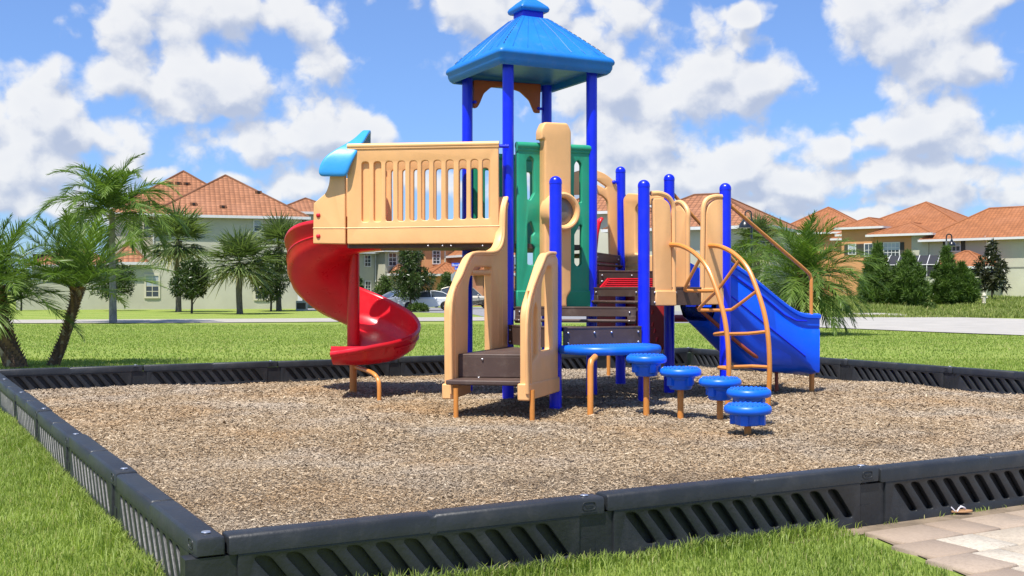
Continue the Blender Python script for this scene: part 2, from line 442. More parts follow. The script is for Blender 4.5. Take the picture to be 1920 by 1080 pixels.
# telescope column
plT=Plane(P2+ea*0-eb*.10,P3-eb*.10)
col=panel('scope_column',M['tan'],plT,[(1009,246,.03),(1016,230,.03),(1059,232,.03),(1066,247,.03),(1066,545,.02),(1058,558),(1058,575,.01),(1016,575,.01),(1016,262),(1009,262,.01)],th=.15,bev=.025,parent=PS,r=.03)
rc=plT.w(1042,398); rn=Vector((plT.n.x,plT.n.y,0))
Mr=Matrix.Translation(rc+rn*.075)@rn.to_track_quat('Z','Y').to_matrix().to_4x4()
m=MB(); prr=[(.165,-.05),(.165,.10),(.172,.12),(.185,.135),(.205,.14),(.222,.13),(.232,.105),(.232,-.05)]
m.loft([[Mr@Vector((r*math.cos(2*PI*k/36),r*math.sin(2*PI*k/36),z)) for k in range(36)] for r,z in prr],caps=False)
rg=m.build('scope_ring',M['tan'],col)
m=MB(); m.loft([[Mr@Vector((r*math.cos(2*PI*k/36),r*math.sin(2*PI*k/36),z)) for k in range(36)] for r,z in ((.168,.03),(.168,.05),(.12,.072),(.06,.083),(.005,.086))])
m.build('lens',M['lens'],rg)

# bridge side panel, near
plS=Plane((P(588,500,13.60).x,13.60),(P(937,500,13.36).x,13.36))
sx=[686,708.6,730.8,753.6,776,798,820.8,843.9,868,890.3,912]
def bridge_outer(): return [(652,272,.01),(935,266,.01),(936,456,.02),(652,458,.02)]
holes=[]
for i,x in enumerate(sx):
    t=i/10; yt=304-5*t; yb=416.5-6.5*t; wd=7.0
    holes.append([(x-wd,yt,.04),(x+wd,yt,.04),(x+wd,yb,.03),(x-wd,yb,.03)])
bp=panel('bridge_panel',M['tan'],plS,bridge_outer(),holes,th=.06,bev=.010,parent=PS,r=.01,hr=.03)
m=MB(); a_=plS(652,275); b_=plS(936,270)
for rr_,dz,do in ((.034,0,.012),(.020,-.030,.02)):
    m.tube([plS.M@Vector((a_[0],a_[1]+dz,do)),plS.M@Vector((b_[0],b_[1]+dz,do))],rr_,14)
m.build('top_roll',M['tan'],bp)
m=MB(); a_=plS(651,428); b_=plS(937,424)
m.tube([plS.M@Vector((a_[0],a_[1],.028)),plS.M@Vector((b_[0],b_[1],.028))],.007,6)
m.build('moulded_rib',M['tan'],bp)
# blind backing behind first slots
m=MB(); a_=plS(676,420);b_=plS(718,296)
m.prism([(a_[0],a_[1]),(b_[0],a_[1]),(b_[0],b_[1]),(a_[0],b_[1])],-.02,-.008,plS.M); m.build('slot_backing',M['tan'],bp)
# far bridge panel: shared mesh, shifted along the bridge width
fb_=bp.copy(); COL.objects.link(fb_); fb_.parent=PS; fb_.location=(-.035,.96,0)
for ch in [c for c in D.objects if c.parent==bp]:
    cc=ch.copy(); COL.objects.link(cc); cc.parent=fb_
# slide entry cheek, near
ck=panel('slide_entry_cheek',M['tan'],plS,[(649,320,.005),(620,320,.02),(618,345,.04),(612,362,.04),(589,382,.02),(588,457,.015),(649,458,.01)],th=.055,bev=.012,parent=PS)
m=MB(); a_=plS(588,428); b_=plS(649,428)
m.tube([plS.M@Vector((a_[0],a_[1],.026)),plS.M@Vector((b_[0],b_[1],.026))],.007,6); m.build('moulded_rib',M['tan'],ck)
for py in (404,443):
    m=MB(); c=plS.w(598,py,.03); m.ball(c,.027,12,8,(1,.6,1)); m.build('bolt_cap',M['red'],ck)
fk=ck.copy(); COL.objects.link(fk); fk.parent=PS; fk.location=(-.02,.92,0)
# inner wall of the entry (crosswise), seen through slots
m=MB()
q0=plS.w(650,300,-.05); q1=plS.w(712,300,-.30)
m.box((q0.x,q0.y,1.87),(q0.x+.05,q0.y+.22,3.0)); bevel(m.build('entry_jamb',M['tan'],PS),.01); m=MB(); m.box((q0.x+.28,q0.y+.01,1.87),(q0.x+.34,q0.y+.16,2.95))
bevel(m.build('entry_jamb',M['tan'],PS),.01)
# bridge deck
m=MB()
a0=plS.w(650,500,-.03); a1=plS.w(934,500,-.03)
wv_=Vector((-.02,.90,0))
poly=[(a0.x,a0.y),(a1.x,a1.y),(BR.x*0+BL.x+.05,BL.y-.02),(a0.x-.02,a0.y+.9)]
m.prism(poly,1.812,1.862); m.prism([(P2.x,P2.y),(P3.x,P3.y),(BR.x,BR.y),(BL.x,BL.y)],1.81,1.865)
bd=m.build('bridge_deck',M['brown'],PS)
bolts([plS.w(px,461,.0)+Vector((0,-.02,0)) for px in (803,846,830,905)],.012,bd)
m=MB(); q=gp(0,1.85); m.box((q.x-.02,q.y-.04,1.70),(q.x+.16,q.y+.02,1.80)); bevel(m.build('deck_bracket',M['dark'],PS),.02)
# blue clamps tower post to panel
m=MB(); m.tube([plS.w(936,274),plS.w(954,274)],.022,10); m.build('post_clamp',M['blue'],PS)
for zz in (2.02,1.66):
    m=MB(); m.box((P2.x-.105,P2.y-.05,zz-.05),(P2.x-.05,P2.y+.03,zz+.05)); m.build('post_clamp',M['blue'],PS)

# hood over slide entry
hs=[(13.47,2.655,604,650),(13.455,2.69,599,655),(13.46,2.76,600,658),(13.48,2.90,609,668),(13.56,3.02,640,676),(13.68,3.10,657,681),(13.80,3.18,666,684),(13.92,3.245,671,686),(14.02,3.265,673,687)]
hs2=[(28.04-y,z,a-2,b-2) for y,z,a,b in reversed(hs[:-1])]
rings=[]
for y,z,a,b in hs+hs2:
    xa=(a-960)/F*13.55; xb=(b-960)/F*13.55
    rings.append([Vector((xa+(xb-xa)*k/5,y,z)) for k in range(6)])
m=MB(); m.loft(rings,close=False,caps=False)
hd=m.build('slide_hood',M['hood'],PS,ang=60)
md=hd.modifiers.new('s','SOLIDIFY'); md.thickness=.045; md.offset=0
md=hd.modifiers.new('u','SUBSURF'); md.levels=2; md.render_levels=2
# ---- red spiral slide
SC=Vector((-2.03,14.52,0)); RO=.83; RI=.07
def hermite(xs,ys,x):
    for i in range(len(xs)-1):
        if x<=xs[i+1] or i==len(xs)-2:
            t=(x-xs[i])/(xs[i+1]-xs[i]); h=xs[i+1]-xs[i]
            d=lambda k: (ys[min(k+1,len(xs)-1)]-ys[max(k-1,0)])/(xs[min(k+1,len(xs)-1)]-xs[max(k-1,0)])
            return (2*t**3-3*t*t+1)*ys[i]+(t**3-2*t*t+t)*h*d(i)+(-2*t**3+3*t*t)*ys[i+1]+(t**3-t*t)*h*d(i+1)
A=[-40,0,50,95,140,185,230,280,330,375]
BED=[1.86,1.80,1.60,1.27,.99,.80,.63,.50,.43,.43]
TOP=[2.24,2.19,2.10,1.86,1.58,1.31,1.05,.80,.66,.60]
rings=[]; 
for k in range(0,121):
    an=-30+ (369+30)*k/120
    zb=hermite(A,BED,an); zt=hermite(A,TOP,an)
    a=R(-90-an)         # clockwise seen from above, starting at the front
    d=Vector((math.cos(a),math.sin(a),0)); tdir=Vector((math.sin(a),-math.cos(a),0))
    c=SC.copy(); ro=RO
    if an<0: c=SC+Vector((math.radians(-an)*.8,0,0)); d=Vector((0,-1,0))
    if an>360:
        c=SC+Vector((-math.radians(an-360)*1.0,0,0)); d=Vector((0,-1,0)); ro=RO+.02
    if an>335: zt-= .05*(an-335)/40
    ri=RI if an<300 else RI+(an-300)/75*.16
    hi=.16 if an>290 else (.42 if an<200 else .42-(an-200)/90*.26)
    sec=[(ri,zb+hi),(ri-.0,zb+.10),(ri+.05,zb+.03),(ri+.16,zb),(ro*.55,zb-.005),(ro-.22,zb+.02),(ro-.09,zb+.09),(ro-.035,zb+.20),(ro-.02,zt-.04),(ro-.005,zt-.005),
         (ro+.022,zt),(ro+.035,zt-.025),(ro+.03,zt-.055),(ro+.005,zt-.07),(ro+.0,zb+.17),(ro-.05,zb+.05),(ro-.17,zb-.03),(ro*.55,zb-.05),(ri+.14,zb-.045),(ri-.02,zb-.03),(ri-.045,zb+.10),(ri-.045,zb+hi)]
    rings.append([c+d*r+Vector((0,0,z)) for r,z in sec])
m=MB(); m.loft(rings)
spi=m.build('spiral_slide',M['red'],PS,ang=60)
m=MB(); m.lathe([(.075,.38),(.08,.42),(.08,2.1),(.02,2.16)],(SC.x,SC.y,0),20); m.build('centre_column',M['red'],spi)
m=MB(); m.lathe([(.047,-.05),(.047,.42)],(SC.x,SC.y,0),14)
fx=G(711,751); m.tube(catmull([SC+Vector((.02,0,.33)),SC+Vector((.10,-.2,.325)),Vector((fx.x-.10,fx.y+.15,.315)),Vector((fx.x-.02,fx.y+.03,.25)),Vector((fx.x,fx.y,.16)),Vector((fx.x,fx.y,-.05))],5),.026,10)
m.build('slide_support',M['orange'],spi)
# outer flange bolts & moulded line on outer wall
m=MB(); line=[]
for k in range(0,60):
    an=-10+k*5.5; zb=hermite(A,BED,an); zt=hermite(A,TOP,an); a=R(-90-an); d=Vector((math.cos(a),math.sin(a),0)); c=SC
    if an<0: c=SC+Vector((math.radians(-an)*.8,0,0)); d=Vector((0,-1,0))
    line.append(c+d*(RO+.003)+Vector((0,0,zb+.55*(zt-zb))))
m.tube(line,.010,6); m.build('moulded_rib',M['red'],spi)

# ---- entry stair panels
plL=Plane(G(846,779),(P2.x-.02,P2.y-.05))
lp=panel('stair_side_panel',M['tan'],plL,[(846,748,.02),(845,566,.1),(866,512,.3),(880,480,.12),(893,472,.08),(921,471,.10),(934,462,.12),(940,440,.12),(942,392,.12),(947,368,.03),(956,371,.02),(957,655,.01),(920,662,.01),(919,501,.03),(887,501,.05),(876,528,.1),(874,737,.02)],th=.10,bev=.020,off=-.03,parent=PS)
# raised rim tube along the handrail edge
rim=[(850,720),(850,568),(869,512),(884,482),(895,477),(922,477),(938,467),(945,440),(947,392),(951,376)]
m=MB(); m.tube(catmull([plL.w(x,y,.022) for x,y in rim],5),.011,8); m.build('inner_rim',M['tan'],lp)
rim=[(843,738),(843,568),(862,515),(877,481),(891,474),(921,473),(934,465),(941,442),(943,392),(948,370)]
m=MB(); m.tube(catmull([plL.w(x,y,.018) for x,y in rim],5),.020,10); m.build('rim',M['tan'],lp)
m=MB(); m.tube([plL.w(884,511,-.02),plL.w(921,511,-.02)],.034,14); m.build('grab_bar',M['tan'],lp)
for px in (931,939,948):
    m=MB(); m.tube([plL.w(px,505,.012),plL.w(px,648,.012)],.012,8); m.build('flute',M['tan'],lp)
plR=Plane((P(992,500,11.42).x,11.42),(P(1047,500,12.42).x,12.42))
rp=panel('stair_side_panel',M['tan'],plR,[(992,752,.02),(992,580,.12),(1019,492,.12),(1028,474,.06),(1041,474,.06),(1047,486,.03),(1047,733,.02)],
   [[(1015,660,.03),(1016,530,.10),(1028,498,.06),(1036,499,.04),(1037,655,.03)],[(999,682,.02),(1000,592,.03),(1005,566,.02),(1009,580,.02),(1009,664,.02)]],th=.10,bev=.020,off=-.05,parent=PS)
m=MB(); a_=plR(998,680);b_=plR(1012,545); m.prism([(a_[0],a_[1]),(b_[0],a_[1]),(b_[0],b_[1]),(a_[0],b_[1])],-.06,-.045,plR.M); m.build('slot_backing',M['tan'],rp)
rim=[(996,735),(996,582),(1021,496),(1030,481),(1041,480)]
m=MB(); m.tube(catmull([plR.w(x,y,.002) for x,y in rim],5),.010,8); m.build('inner_rim',M['tan'],rp)
rim=[(990,738),(990,582),(1018,492),(1028,476),(1042,475)]
m=MB(); m.tube(catmull([plR.w(x,y,-.006) for x,y in rim],5),.020,10); m.build('rim',M['tan'],rp)
for pl,po,par in ((plR,[(990,752),(1048,734),(1048,706),(990,720)],rp),(plL,[(844,749),(878,737),(878,712),(844,720)],lp)):
    q=[pl(*a) for a in po]; m=MB(); m.prism(q,-.115 if pl is plR else -.095,.012 if pl is plR else .035,pl.M); bevel(m.build('base_band',M['tan'],par),.015,3)
for px,py,par in ((855,783,lp),(998,787,rp)):
    g0=G(px,py); m=MB(); m.lathe([(.026,-.05),(.026,.30)],(g0.x,g0.y,0),12); m.build('leg',M['orange'],par)

# ---- treads and decks
def edge_plate(A_,B_,z0,z1,name='riser',inset=.07,off=0.0,tubez=None,boltpos=(.06,.35,.65,.94),parent=None,holes_=0):
    A_=Vector((A_.x,A_.y));B_=Vector((B_.x,B_.y)); pl=Plane(A_,B_,off); L=(B_-A_).length
    m=MB(); m.prism([(inset,z0),(L-inset,z0),(L-inset,z1),(inset,z1)],-.012,.012,pl.M)
    m.prism([(inset,z1-.01),(L-inset,z1-.01),(L-inset,z1+.012),(inset,z1+.012)],-.05,.016,pl.M)
    if tubez is not None:
        m.tube([pl.M@Vector((inset,tubez,.03)),pl.M@Vector((L-inset,tubez,.03))],.020,8)
        for u in (inset+.0,L-inset-.10):
            m.prism([(u,tubez-.035),(u+.10,tubez-.035),(u+.10,z0+.01),(u,z0+.01)],.0,.016,pl.M)
    o=m.build(name,M['brown'],PS); bevel(o,.004,1)
    bolts([pl.M@Vector((inset+(L-2*inset)*b,z1-.05,.018)) for b in boltpos]+[pl.M@Vector((inset+(L-2*inset)*b,(tubez if tubez else z0+.035),.018+ (.02 if tubez else 0))) for b in (boltpos[0],boltpos[-1])],.0125,o)
    return o
def deckpoly(pts,z,name='deck',t=.035):
    m=MB(); m.prism([(p.x,p.y) for p in pts],z-t,z); return m.build(name,M['brown'],PS)
L0=G(855,783); R0=G(998,787)
# low tread & first platform between the two side panels
def lerp2(a,b,t): return Vector((a.x+(b.x-a.x)*t,a.y+(b.y-a.y)*t,0))
Ln=Vector((plL.A.x,plL.A.y,0)); le=Vector((plL.e.x,plL.e.y,0)); re=Vector((plR.e.x,plR.e.y,0)); Rn=Vector((plR.A.x,plR.A.y,0))
def lw(y): return Ln+le*((y-Ln.y)/le.y)+Vector((.02,0,0))
def rw(y): return Rn+re*((y-Rn.y)/re.y)+Vector((-.10,0,0))
m=MB(); m.prism([(p.x,p.y) for p in (lw(11.62),rw(11.48),rw(12.0),lw(12.2))],.335,.385); t1=m.build('tread',M['brown'],PS); bevel(t1,.012)
m=MB(); fa=lw(11.95); fb2_=rw(11.85)
m.prism([(p.x,p.y) for p in (fa,fb2_,P1+Vector((-.0,.1,0)),P2+Vector((0,-.0,0)))],.60,.635)
m.prism([(p.x,p.y) for p in (fa,fb2_,fb2_+Vector((0,.03,0)),fa+Vector((0,.03,0)))],.385,.615)
t2=m.build('tread',M['brown'],PS); bevel(t2,.012)
bolts([lerp2(fa,fb2_,t)+Vector((0,-.004,z-.02)) for t,z in ((.33,.60),(.86,.60),(.28,.405),(.92,.405))],.013,t2)
z1,z2,z3,z4,z5=.885,1.10,1.33,1.54,1.77
deckpoly([P1,P5,P2],z1); deckpoly([P2,P5,P3],z2); deckpoly([P3,P5,P8,P7],z3); deckpoly([P3,P7,P6,BR],z4-.0); deckpoly([P3,P6,BR],z5)
edge_plate(P1,P5,z1-.20,z1,off=.05,boltpos=(.05,.38,.6,.95))
edge_plate(P2,P1,z1-.22,z1,off=.02)
edge_plate(P2,P5,z2-.10,z2,tubez=z2-.15,inset=.09,boltpos=(.04,.95))
edge_plate(P3,P5,z3-.10,z3,tubez=z3-.165,boltpos=(.06,.94))
edge_plate(P3,P7,z4-.16,z4,boltpos=(.07,.5,.93))
edge_plate(P3,P6,z5-.10,z5,tubez=z5-.14,boltpos=(.1,.9))
edge_plate(P7,P8,z3-.13,z3,off=-.04); edge_plate(P5,P8,z3-.20,z3+.0,off=.01)
# red ribbed seat on the middle deck
plq=Plane(gp(1.02,.86),gp(2.0,.86))
m=MB(); m.prism([(.0,1.335),(1.0,1.335),(1.0,1.455),(.12,1.455)],-.03,.0,plq.M)
for k in range(5): m.tube([plq.M@Vector((.05+.02*k,1.35+k*.024,.006)),plq.M@Vector((1.0,1.35+k*.024,.006))],.008,6)
m.build('ribbed_panel',M['red'],PS)
# ---- half round platform
m=MB(); base=gp(0,0)+ea*.0
def hr(sc,z,n=28):
    out=[]
    c=gp(.5,0)-eb*.07
    for k in range(n+1):
        t=PI*k/n; x=math.cos(t); y=math.sin(t)
        x=math.copysign(abs(x)**.80,x); y=y**.72
        out.append(c+ea*(x*.585*sc)-eb*(y*.60*sc)+Vector((0,0,z)))
    return out
m.loft([hr(.9,.605),hr(.975,.61),hr(1.0,.635),hr(1.0,.665),hr(.98,.69),hr(.95,.70),hr(.5,.702)])
for i in range(26):
    for j in range(7):
        u=(i-12.5)/13*.50; v=.05+j*.075
        if (u/.55)**2+(v/.56)**2<.9: m.ball(gp(.5,0)+ea*u-eb*(v+.07)+Vector((0,0,.702)),.011,6,4,(1,1,.55))
hp=m.build('half_round_step',M['sblue'],PS,ang=50)
g0=G(1107,777); m=MB(); m.tube([(g0.x,g0.y,-.05),(g0.x,g0.y,.50),(g0.x+.01,g0.y+.03,.56),(g0.x+.06,g0.y+.12,.60)],.033,12); m.build('leg',M['orange'],hp)

# ---- panels around the slide deck
plE=Plane(P5,P8)
def side_panel(pl,outer,band,rimp,off=0.0,th=.06):
    o=panel('guard_panel',M['tan'],pl,outer,th=th,bev=.012,off=off,parent=PS,r=.02)
    if rimp:
        m=MB(); m.tube(catmull([pl.w(x,y,off+.01) for x,y in rimp],5),.030,10); m.build('rim',M['tan'],o)
    if band:
        q=[pl(*a) for a in band]; m=MB(); m.prism(q,off-.045,off+.045,pl.M); bevel(m.build('base_band',M['tan'],o),.01)
    return o
side_panel(plE,[(1223,372,.02),(1240,371,.12),(1254,382,.10),(1256,400),(1258,560),(1226,560)],[(1226,545),(1264,545),(1265,573),(1226,573)],[(1220,363),(1236,363),(1252,370),(1261,386),(1262,410),(1262,500),(1262,548)])
side_panel(plE,[(1325,386,.08),(1338,373,.06),(1356,373,.02),(1356,566),(1318,566),(1322,400)],None,[(1352,369),(1338,369),(1324,375),(1318,390),(1317,420),(1316,500),(1316,566)])
m=MB(); q=[plE(*a) for a in ((1313,540),(1357,540),(1357,571),(1313,571))]; m.prism(q,-.04,.04,plE.M); bevel(m.build('base_band',M['tan'],PS),.01)
plF=Plane(P8,P7)      # slide side
plFr=Plane(P7,P8)
side_panel(plFr,[(1264,392,.02),(1278,384,.04),(1290,400,.04),(1291,539),(1264,539)],None,[(1263,384),(1274,379),(1284,384),(1291,398),(1291,420),(1291,470),(1291,535)])
bolts([plFr.w(1270,py,.035) for py in (473,507)],.022,PS,'bolt_cap','red',(.8,.8,1.3))
side_panel(plFr,[(1328,392,.03),(1342,378,.04),(1352,378),(1352,560),(1328,558)],None,None)
plH=Plane(P6,P7)
panel('window_panel',M['tan'],plH,[(1172,372,.04),(1180,362,.04),(1250,368,.04),(1252,540,.01),(1175,508,.01)],[[(1194,392,.1),(1200,382,.05),(1236,386,.05),(1238,480),(1194,476)]],th=.07,bev=.018,parent=PS)
plK=Plane(BR,P6)
ar=panel('arch_panel',M['tan'],plK,[(1036,480),(1036,372,.1),(1052,336,.15),(1080,320,.2),(1110,316,.2),(1138,328,.15),(1156,346,.04),(1157,480,.01)],
 [[(1052,478),(1052,386,.10),(1062,366,.06),(1124,364,.06),(1138,376,.06),(1140,396),(1142,478)],[(1108,336,.005),(1122,340,.005),(1136,350,.005),(1134,354,.005),(1108,341,.005)]],th=.05,bev=.012,parent=PS)
m=MB(); m.tube([plK.w(1146,342),plK.w(1162,342)],.022,8); m.ball(plK.w(1149,342,.03),.03); m.build('clamp',M['blue'],ar)
# climbing wall on the far side, dark red
rw0=Vector((1.22,15.95)); rw1=Vector((2.06,15.32)); plW=Plane(rw0,rw1)
hl=[]
rr=random.Random(3)
for (px,py) in ((1167,594),(1186,591),(1161,610),(1174,612),(1193,607),(1225,585),(1226,608),(1230,620),(1234,636),(1205,575),(1148,628)):
    u,z=plW(px,py); hl.append([(u-.018,z-.03),(u+.006,z-.03),(u+.018,z+.03),(u-.006,z+.03)])
u0,zz=plW(1118,560); u1,_=plW(1252,560)
cw=panel('climbing_wall',M['dred'],plW,[(u0,.42),(u1-.18,.36,.05),(u1,.60,.1),(u1,1.76),(u0,1.76)],[],th=.06,bev=.015,parent=PS,pix=False)
for h in hl:
    m=MB(); m.prism(h,.03,.045,plW.M); m.build('hand_hold',M['red'],cw)
m=MB(); q=plW.w(1247,560,-.02); m.tube([(q.x,q.y,-.05),(q.x,q.y,1.7)],.03,10); m.build('wall_frame',M['rust'],cw)
m=MB(); m.tube([plW.w(1245,597,0),plW.w(1280,598,-.4)],.05,12); m.build('crossbar',M['dred'],cw)
m=MB(); q=G(1141,706); m.tube([(q.x,q.y,-.05),(q.x,q.y,.55)],.028,10); m.build('leg',M['orange'],PS)
# red curved wall beyond the arch
m=MB(); q=plK.w(1133,450,-.25)
m.loft([[Vector((q.x+.05*math.cos(t)+dx,q.y+.3+.35*math.sin(t)*1.0,z)) for t in (0,.6,1.2,1.8,2.4)] for z,dx in ((1.8,.0),(2.1,.03),(2.25,.06),(2.32,.1))],close=False,caps=False)
o=m.build('climber_lip',M['red'],PS); md=o.modifiers.new('s','SOLIDIFY'); md.thickness=.04

# ---- arch ladder (two bowed rails with looped rungs)
B_pix=[(1328,460),(1352,463),(1378,477),(1402,503),(1420,545),(1434,592),(1441,640),(1443,690),(1441,745)]
offE=plE(1328,460); offA=plE(1255,460)
def climb(u0,pts,A3):
    out=[]
    for px,z in pts: pass
basisB=Vector((plE.A.x,plE.A.y,0))+Vector((plE.e.x,plE.e.y,0))*offE[0]
basisA=Vector((plE.A.x,plE.A.y,0))+Vector((plE.e.x,plE.e.y,0))*offA[0]
nn=-eb
prof=[]
for px,py in B_pix:
    k=(px-960)/F; t=(k*basisB.y-basisB.x)/(nn.x-k*nn.y); Zd=basisB.y+nn.y*t
    prof.append((t,HC-(py-HY)/F*Zd))
prof.append((prof[-1][0]-.01,-.05))
def rail(b): return catmull([b+nn*t+Vector((0,0,z)) for t,z in prof],6)
AL=rail(basisA); BLn=rail(basisB)
m=MB(); m.tube(AL,.027,10); m.ball(AL[0],.036); m.build('ladder_rail',M['orange'],PS)
m=MB(); m.tube(BLn,.027,10); m.ball(BLn[0],.036); m.build('ladder_rail',M['orange'],PS)
def at_z(L,z):
    for a,b in zip(L,L[1:]):
        if b.z<=z<=a.z: return a.lerp(b,(a.z-z)/max(a.z-b.z,1e-6))
    return L[-1]
for zh,dp,dz in ((1.66,.34,-.36),(1.30,.38,-.22),(.85,.26,-.03),(.46,.22,.0)):
    a=at_z(AL,zh); b=at_z(BLn,zh); back=eb*dp+Vector((0,0,dz))
    s=(b-a)*.16
    m=MB(); m.tube(catmull([a,a+back*.5+s*.05,a+back*.93+s*.25,a+back+s*1.1,b+back*1.0-s*1.3,b+back*.85-s*.6,b],6),.019,8)
    m.build('rung',M['orange'],PS)

# ---- blue slide on the right
pn=P8+eb*.12; pnl=Plane(pn,pn+ea); WID=.86
rimpx=[(1330,468),(1352,478),(1378,491),(1407,511),(1434,533),(1465,559),(1489,577),(1506,585),(1537,586)]
botpx=[(1300,564),(1360,622),(1425,688),(1452,698),(1500,702),(1537,706)]
rimu=[pnl(*q) for q in rimpx]; botu=[pnl(*q) for q in botpx]
def interp(L,u):
    if u<=L[0][0]: 
        (a,b),(c,d)=L[0],L[1]; return b+(d-b)/(c-a)*(u-a)
    for (a,b),(c,d) in zip(L,L[1:]):
        if u<=c: return b+(d-b)*(u-a)/(c-a)
    return L[-1][1]
ue=rimu[-1][0]; us=.0
rings=[]; NS=34
def bedz(u):
    # chute floor: from deck height down to run-out
    zb=interp(botu,u); return zb+.06
for k in range(NS+1):
    u=us+(ue-us)*k/NS
    zt=min(interp(rimu,u),1.78); zb=interp(botu,u)
    zb=sum(interp(botu,u+d) for d in (-.08,-.04,0,.04,.08))/5; zt=sum(min(interp(rimu,u+d),1.72) for d in (-.08,-.04,0,.04,.08))/5
    c=pn+ea*u
    r=0.0
    zb=max(zb,.2)
    hh=zt-zb; cv=min(.42,.50*hh)*(1-max(0,min(1,(u-.75)/(ue-.80)))**1.5*.88)
    near=[(-.0+r*.6,zt-.02),(-.022+r*.6,zt-.035),(-.022+r,zt-.07),(-.0+r,zt-.085),(r,zt-.16),(r-.0,zt-.18),(.012+r,zt-.19),(.012+r,zt-.21),(r,zt-.22),(.0+r,zb+cv+.04),(.008+r,zb+cv),(.04+r,zb+cv*.86),(.14+r,zb+cv*.35),(.22,zb+.03),(.30,zb)]
    far=[(WID-.02-x,z) for x,z in reversed(near)]
    inn=[(WID-.04,zt-.02),(WID-.055,zt-.06),(WID-.06,zb+.22),(WID-.12,zb+.10),(WID-.25,zb+.05),(.25,zb+.05),(.12,zb+.10),(.055,zb+.22),(.05,zt-.06),(.03,zt-.015)]
    rings.append([c+eb*x+Vector((0,0,z)) for x,z in near+far+inn])
m=MB(); m.loft(rings)
bs=m.build('chute_slide',M['slideblue'],PS,ang=55)
# moulded groove strip
m=MB(); m.tube([pnl.w(1372,556,.004),pnl.w(1440,612,.004),pnl.w(1510,668,.004)],.009,6)
m.build('moulded_line',M['blue'],bs); m=MB(); m.tube([pnl.w(1372,514,.006),pnl.w(1430,556,.006),pnl.w(1470,590,.006),pnl.w(1492,601,.006),pnl.w(1512,602,.006)],.009,6)
m.build('moulded_line',M['blue'],bs)
e=G(1522,735)
for dy in (0,):
    m=MB(); m.tube([(e.x,e.y,-.05),(e.x,e.y,.24)],.034,12); m.build('leg',M['orange'],bs)
g1=pn+ea*.35+eb*.2; q=G(1456,734)
m=MB(); m.tube(catmull([pnl.w(1320,575,-.15),pnl.w(1380,630,-.12),pnl.w(1425,668,-.10),Vector((q.x-.10,q.y-.08,.40)),Vector((q.x-.01,q.y,.30)),Vector((q.x,q.y,.16)),Vector((q.x,q.y,-.05))],5),.024,10); m.build('slide_support',M['rust'],bs)
# handrails
h0=P8+Vector((.06,.02,0)); 
def zpix(p,py): return HC-(py-HY)/F*p.y
n_end=pn+ea*(pnl(1522,515)[0])+eb*.01
m=MB(); a=Vector((h0.x,h0.y,zpix(h0,385))); b=Vector((n_end.x,n_end.y,zpix(n_end,516)))
c=Vector((n_end.x,n_end.y,zpix(n_end,590)))
pts=[a,a.lerp(b,.5),a.lerp(b,.93),b+Vector((-.01,0,-.03)),b+Vector((0,0,-.10)),c]
m.tube(pts[:1]+catmull(pts[1:],4),.023,10); m.build('handrail',M['orange'],PS)
sh=eb*1.0
a=Vector((P7.x+.05,P7.y+.04,zpix(P7,362))); f_end=P7+ea*1.22+eb*-.02
b=Vector((f_end.x,f_end.y,zpix(f_end,514))); c=Vector((f_end.x,f_end.y,zpix(f_end,560)))
pts=[a,a.lerp(b,.5),a.lerp(b,.93),b+Vector((0,0,-.03)),b+Vector((0,0,-.10)),c]
m=MB(); m.tube(pts[:1]+catmull(pts[1:],4),.023,10); m.build('handrail',M['orange'],PS)

# ------------------------------------------------------------ stepping pods
pods=[(1212,779,.635,.0,'shoulder to the half round step, tallest of the five blue stepping pods'),
 (1276,783,.515,.0,'second tallest blue stepping pod on tan post, between the tallest and the middle one'),
 (1350,788,.43,.0,'middle blue stepping pod of the five, in front of the arch ladder'),
 (1404,800,.365,.0,'blue stepping pod half hidden right behind the lowest one'),
 (1402,817,.285,.0,'lowest and nearest blue stepping pod at the end of the row')]
for i,(px,py,h,_,lab) in enumerate(pods):
    g0=G(px,py)
    if i==3: g0=Vector(((1404-960)/F*10.9,10.9,0))
    t=thing('stepping_pod',tuple(g0),lab,'stepping pod','blue stepping pods curving away from the half round step')
    m=MB(); r=.212
    prof=[(.13,h-.092),(r-.03,h-.088),(r-.008,h-.078),(r,h-.062),(r+.001,h-.045),(r-.006,h-.022),(r-.022,h-.008),(r-.05,h-.002),(.01,h)]
    m.lathe(prof,(g0.x,g0.y,0),40)
    for a in range(5):
        rad=.03+a*.035; n=max(3,int(rad*2*PI/.045))
        for k in range(n):
            an=2*PI*k/n+a*.3; m.ball((g0.x+rad*math.cos(an),g0.y+rad*math.sin(an),h),.009,6,4,(1,1,.6))
    m.build('step_disc',M['sblue'],t,ang=50)
    m=MB(); z0=max(h-.225,.095)
    m.lathe([(.105,z0),(.118,z0+.02),(.125,z0+.10),(.145,z0+.11),(.155,h-.08)],(g0.x,g0.y,0),28)
    for k in range(4):
        an=2*PI*k/4+.35+i*.2; Mx=Matrix.Translation((g0.x,g0.y,0))@Matrix.Rotation(an,4,'Z')
        m.box((.09,-.034,h-.185),(.156,.034,h-.085),Mx)
    bevel(m.build('pod_cup',M['sblue'],t),.008)
    m=MB(); m.lathe([(.032,-.05),(.032,z0+.02)],(g0.x,g0.y,0),16); m.build('pod_post',M['orange'],t)
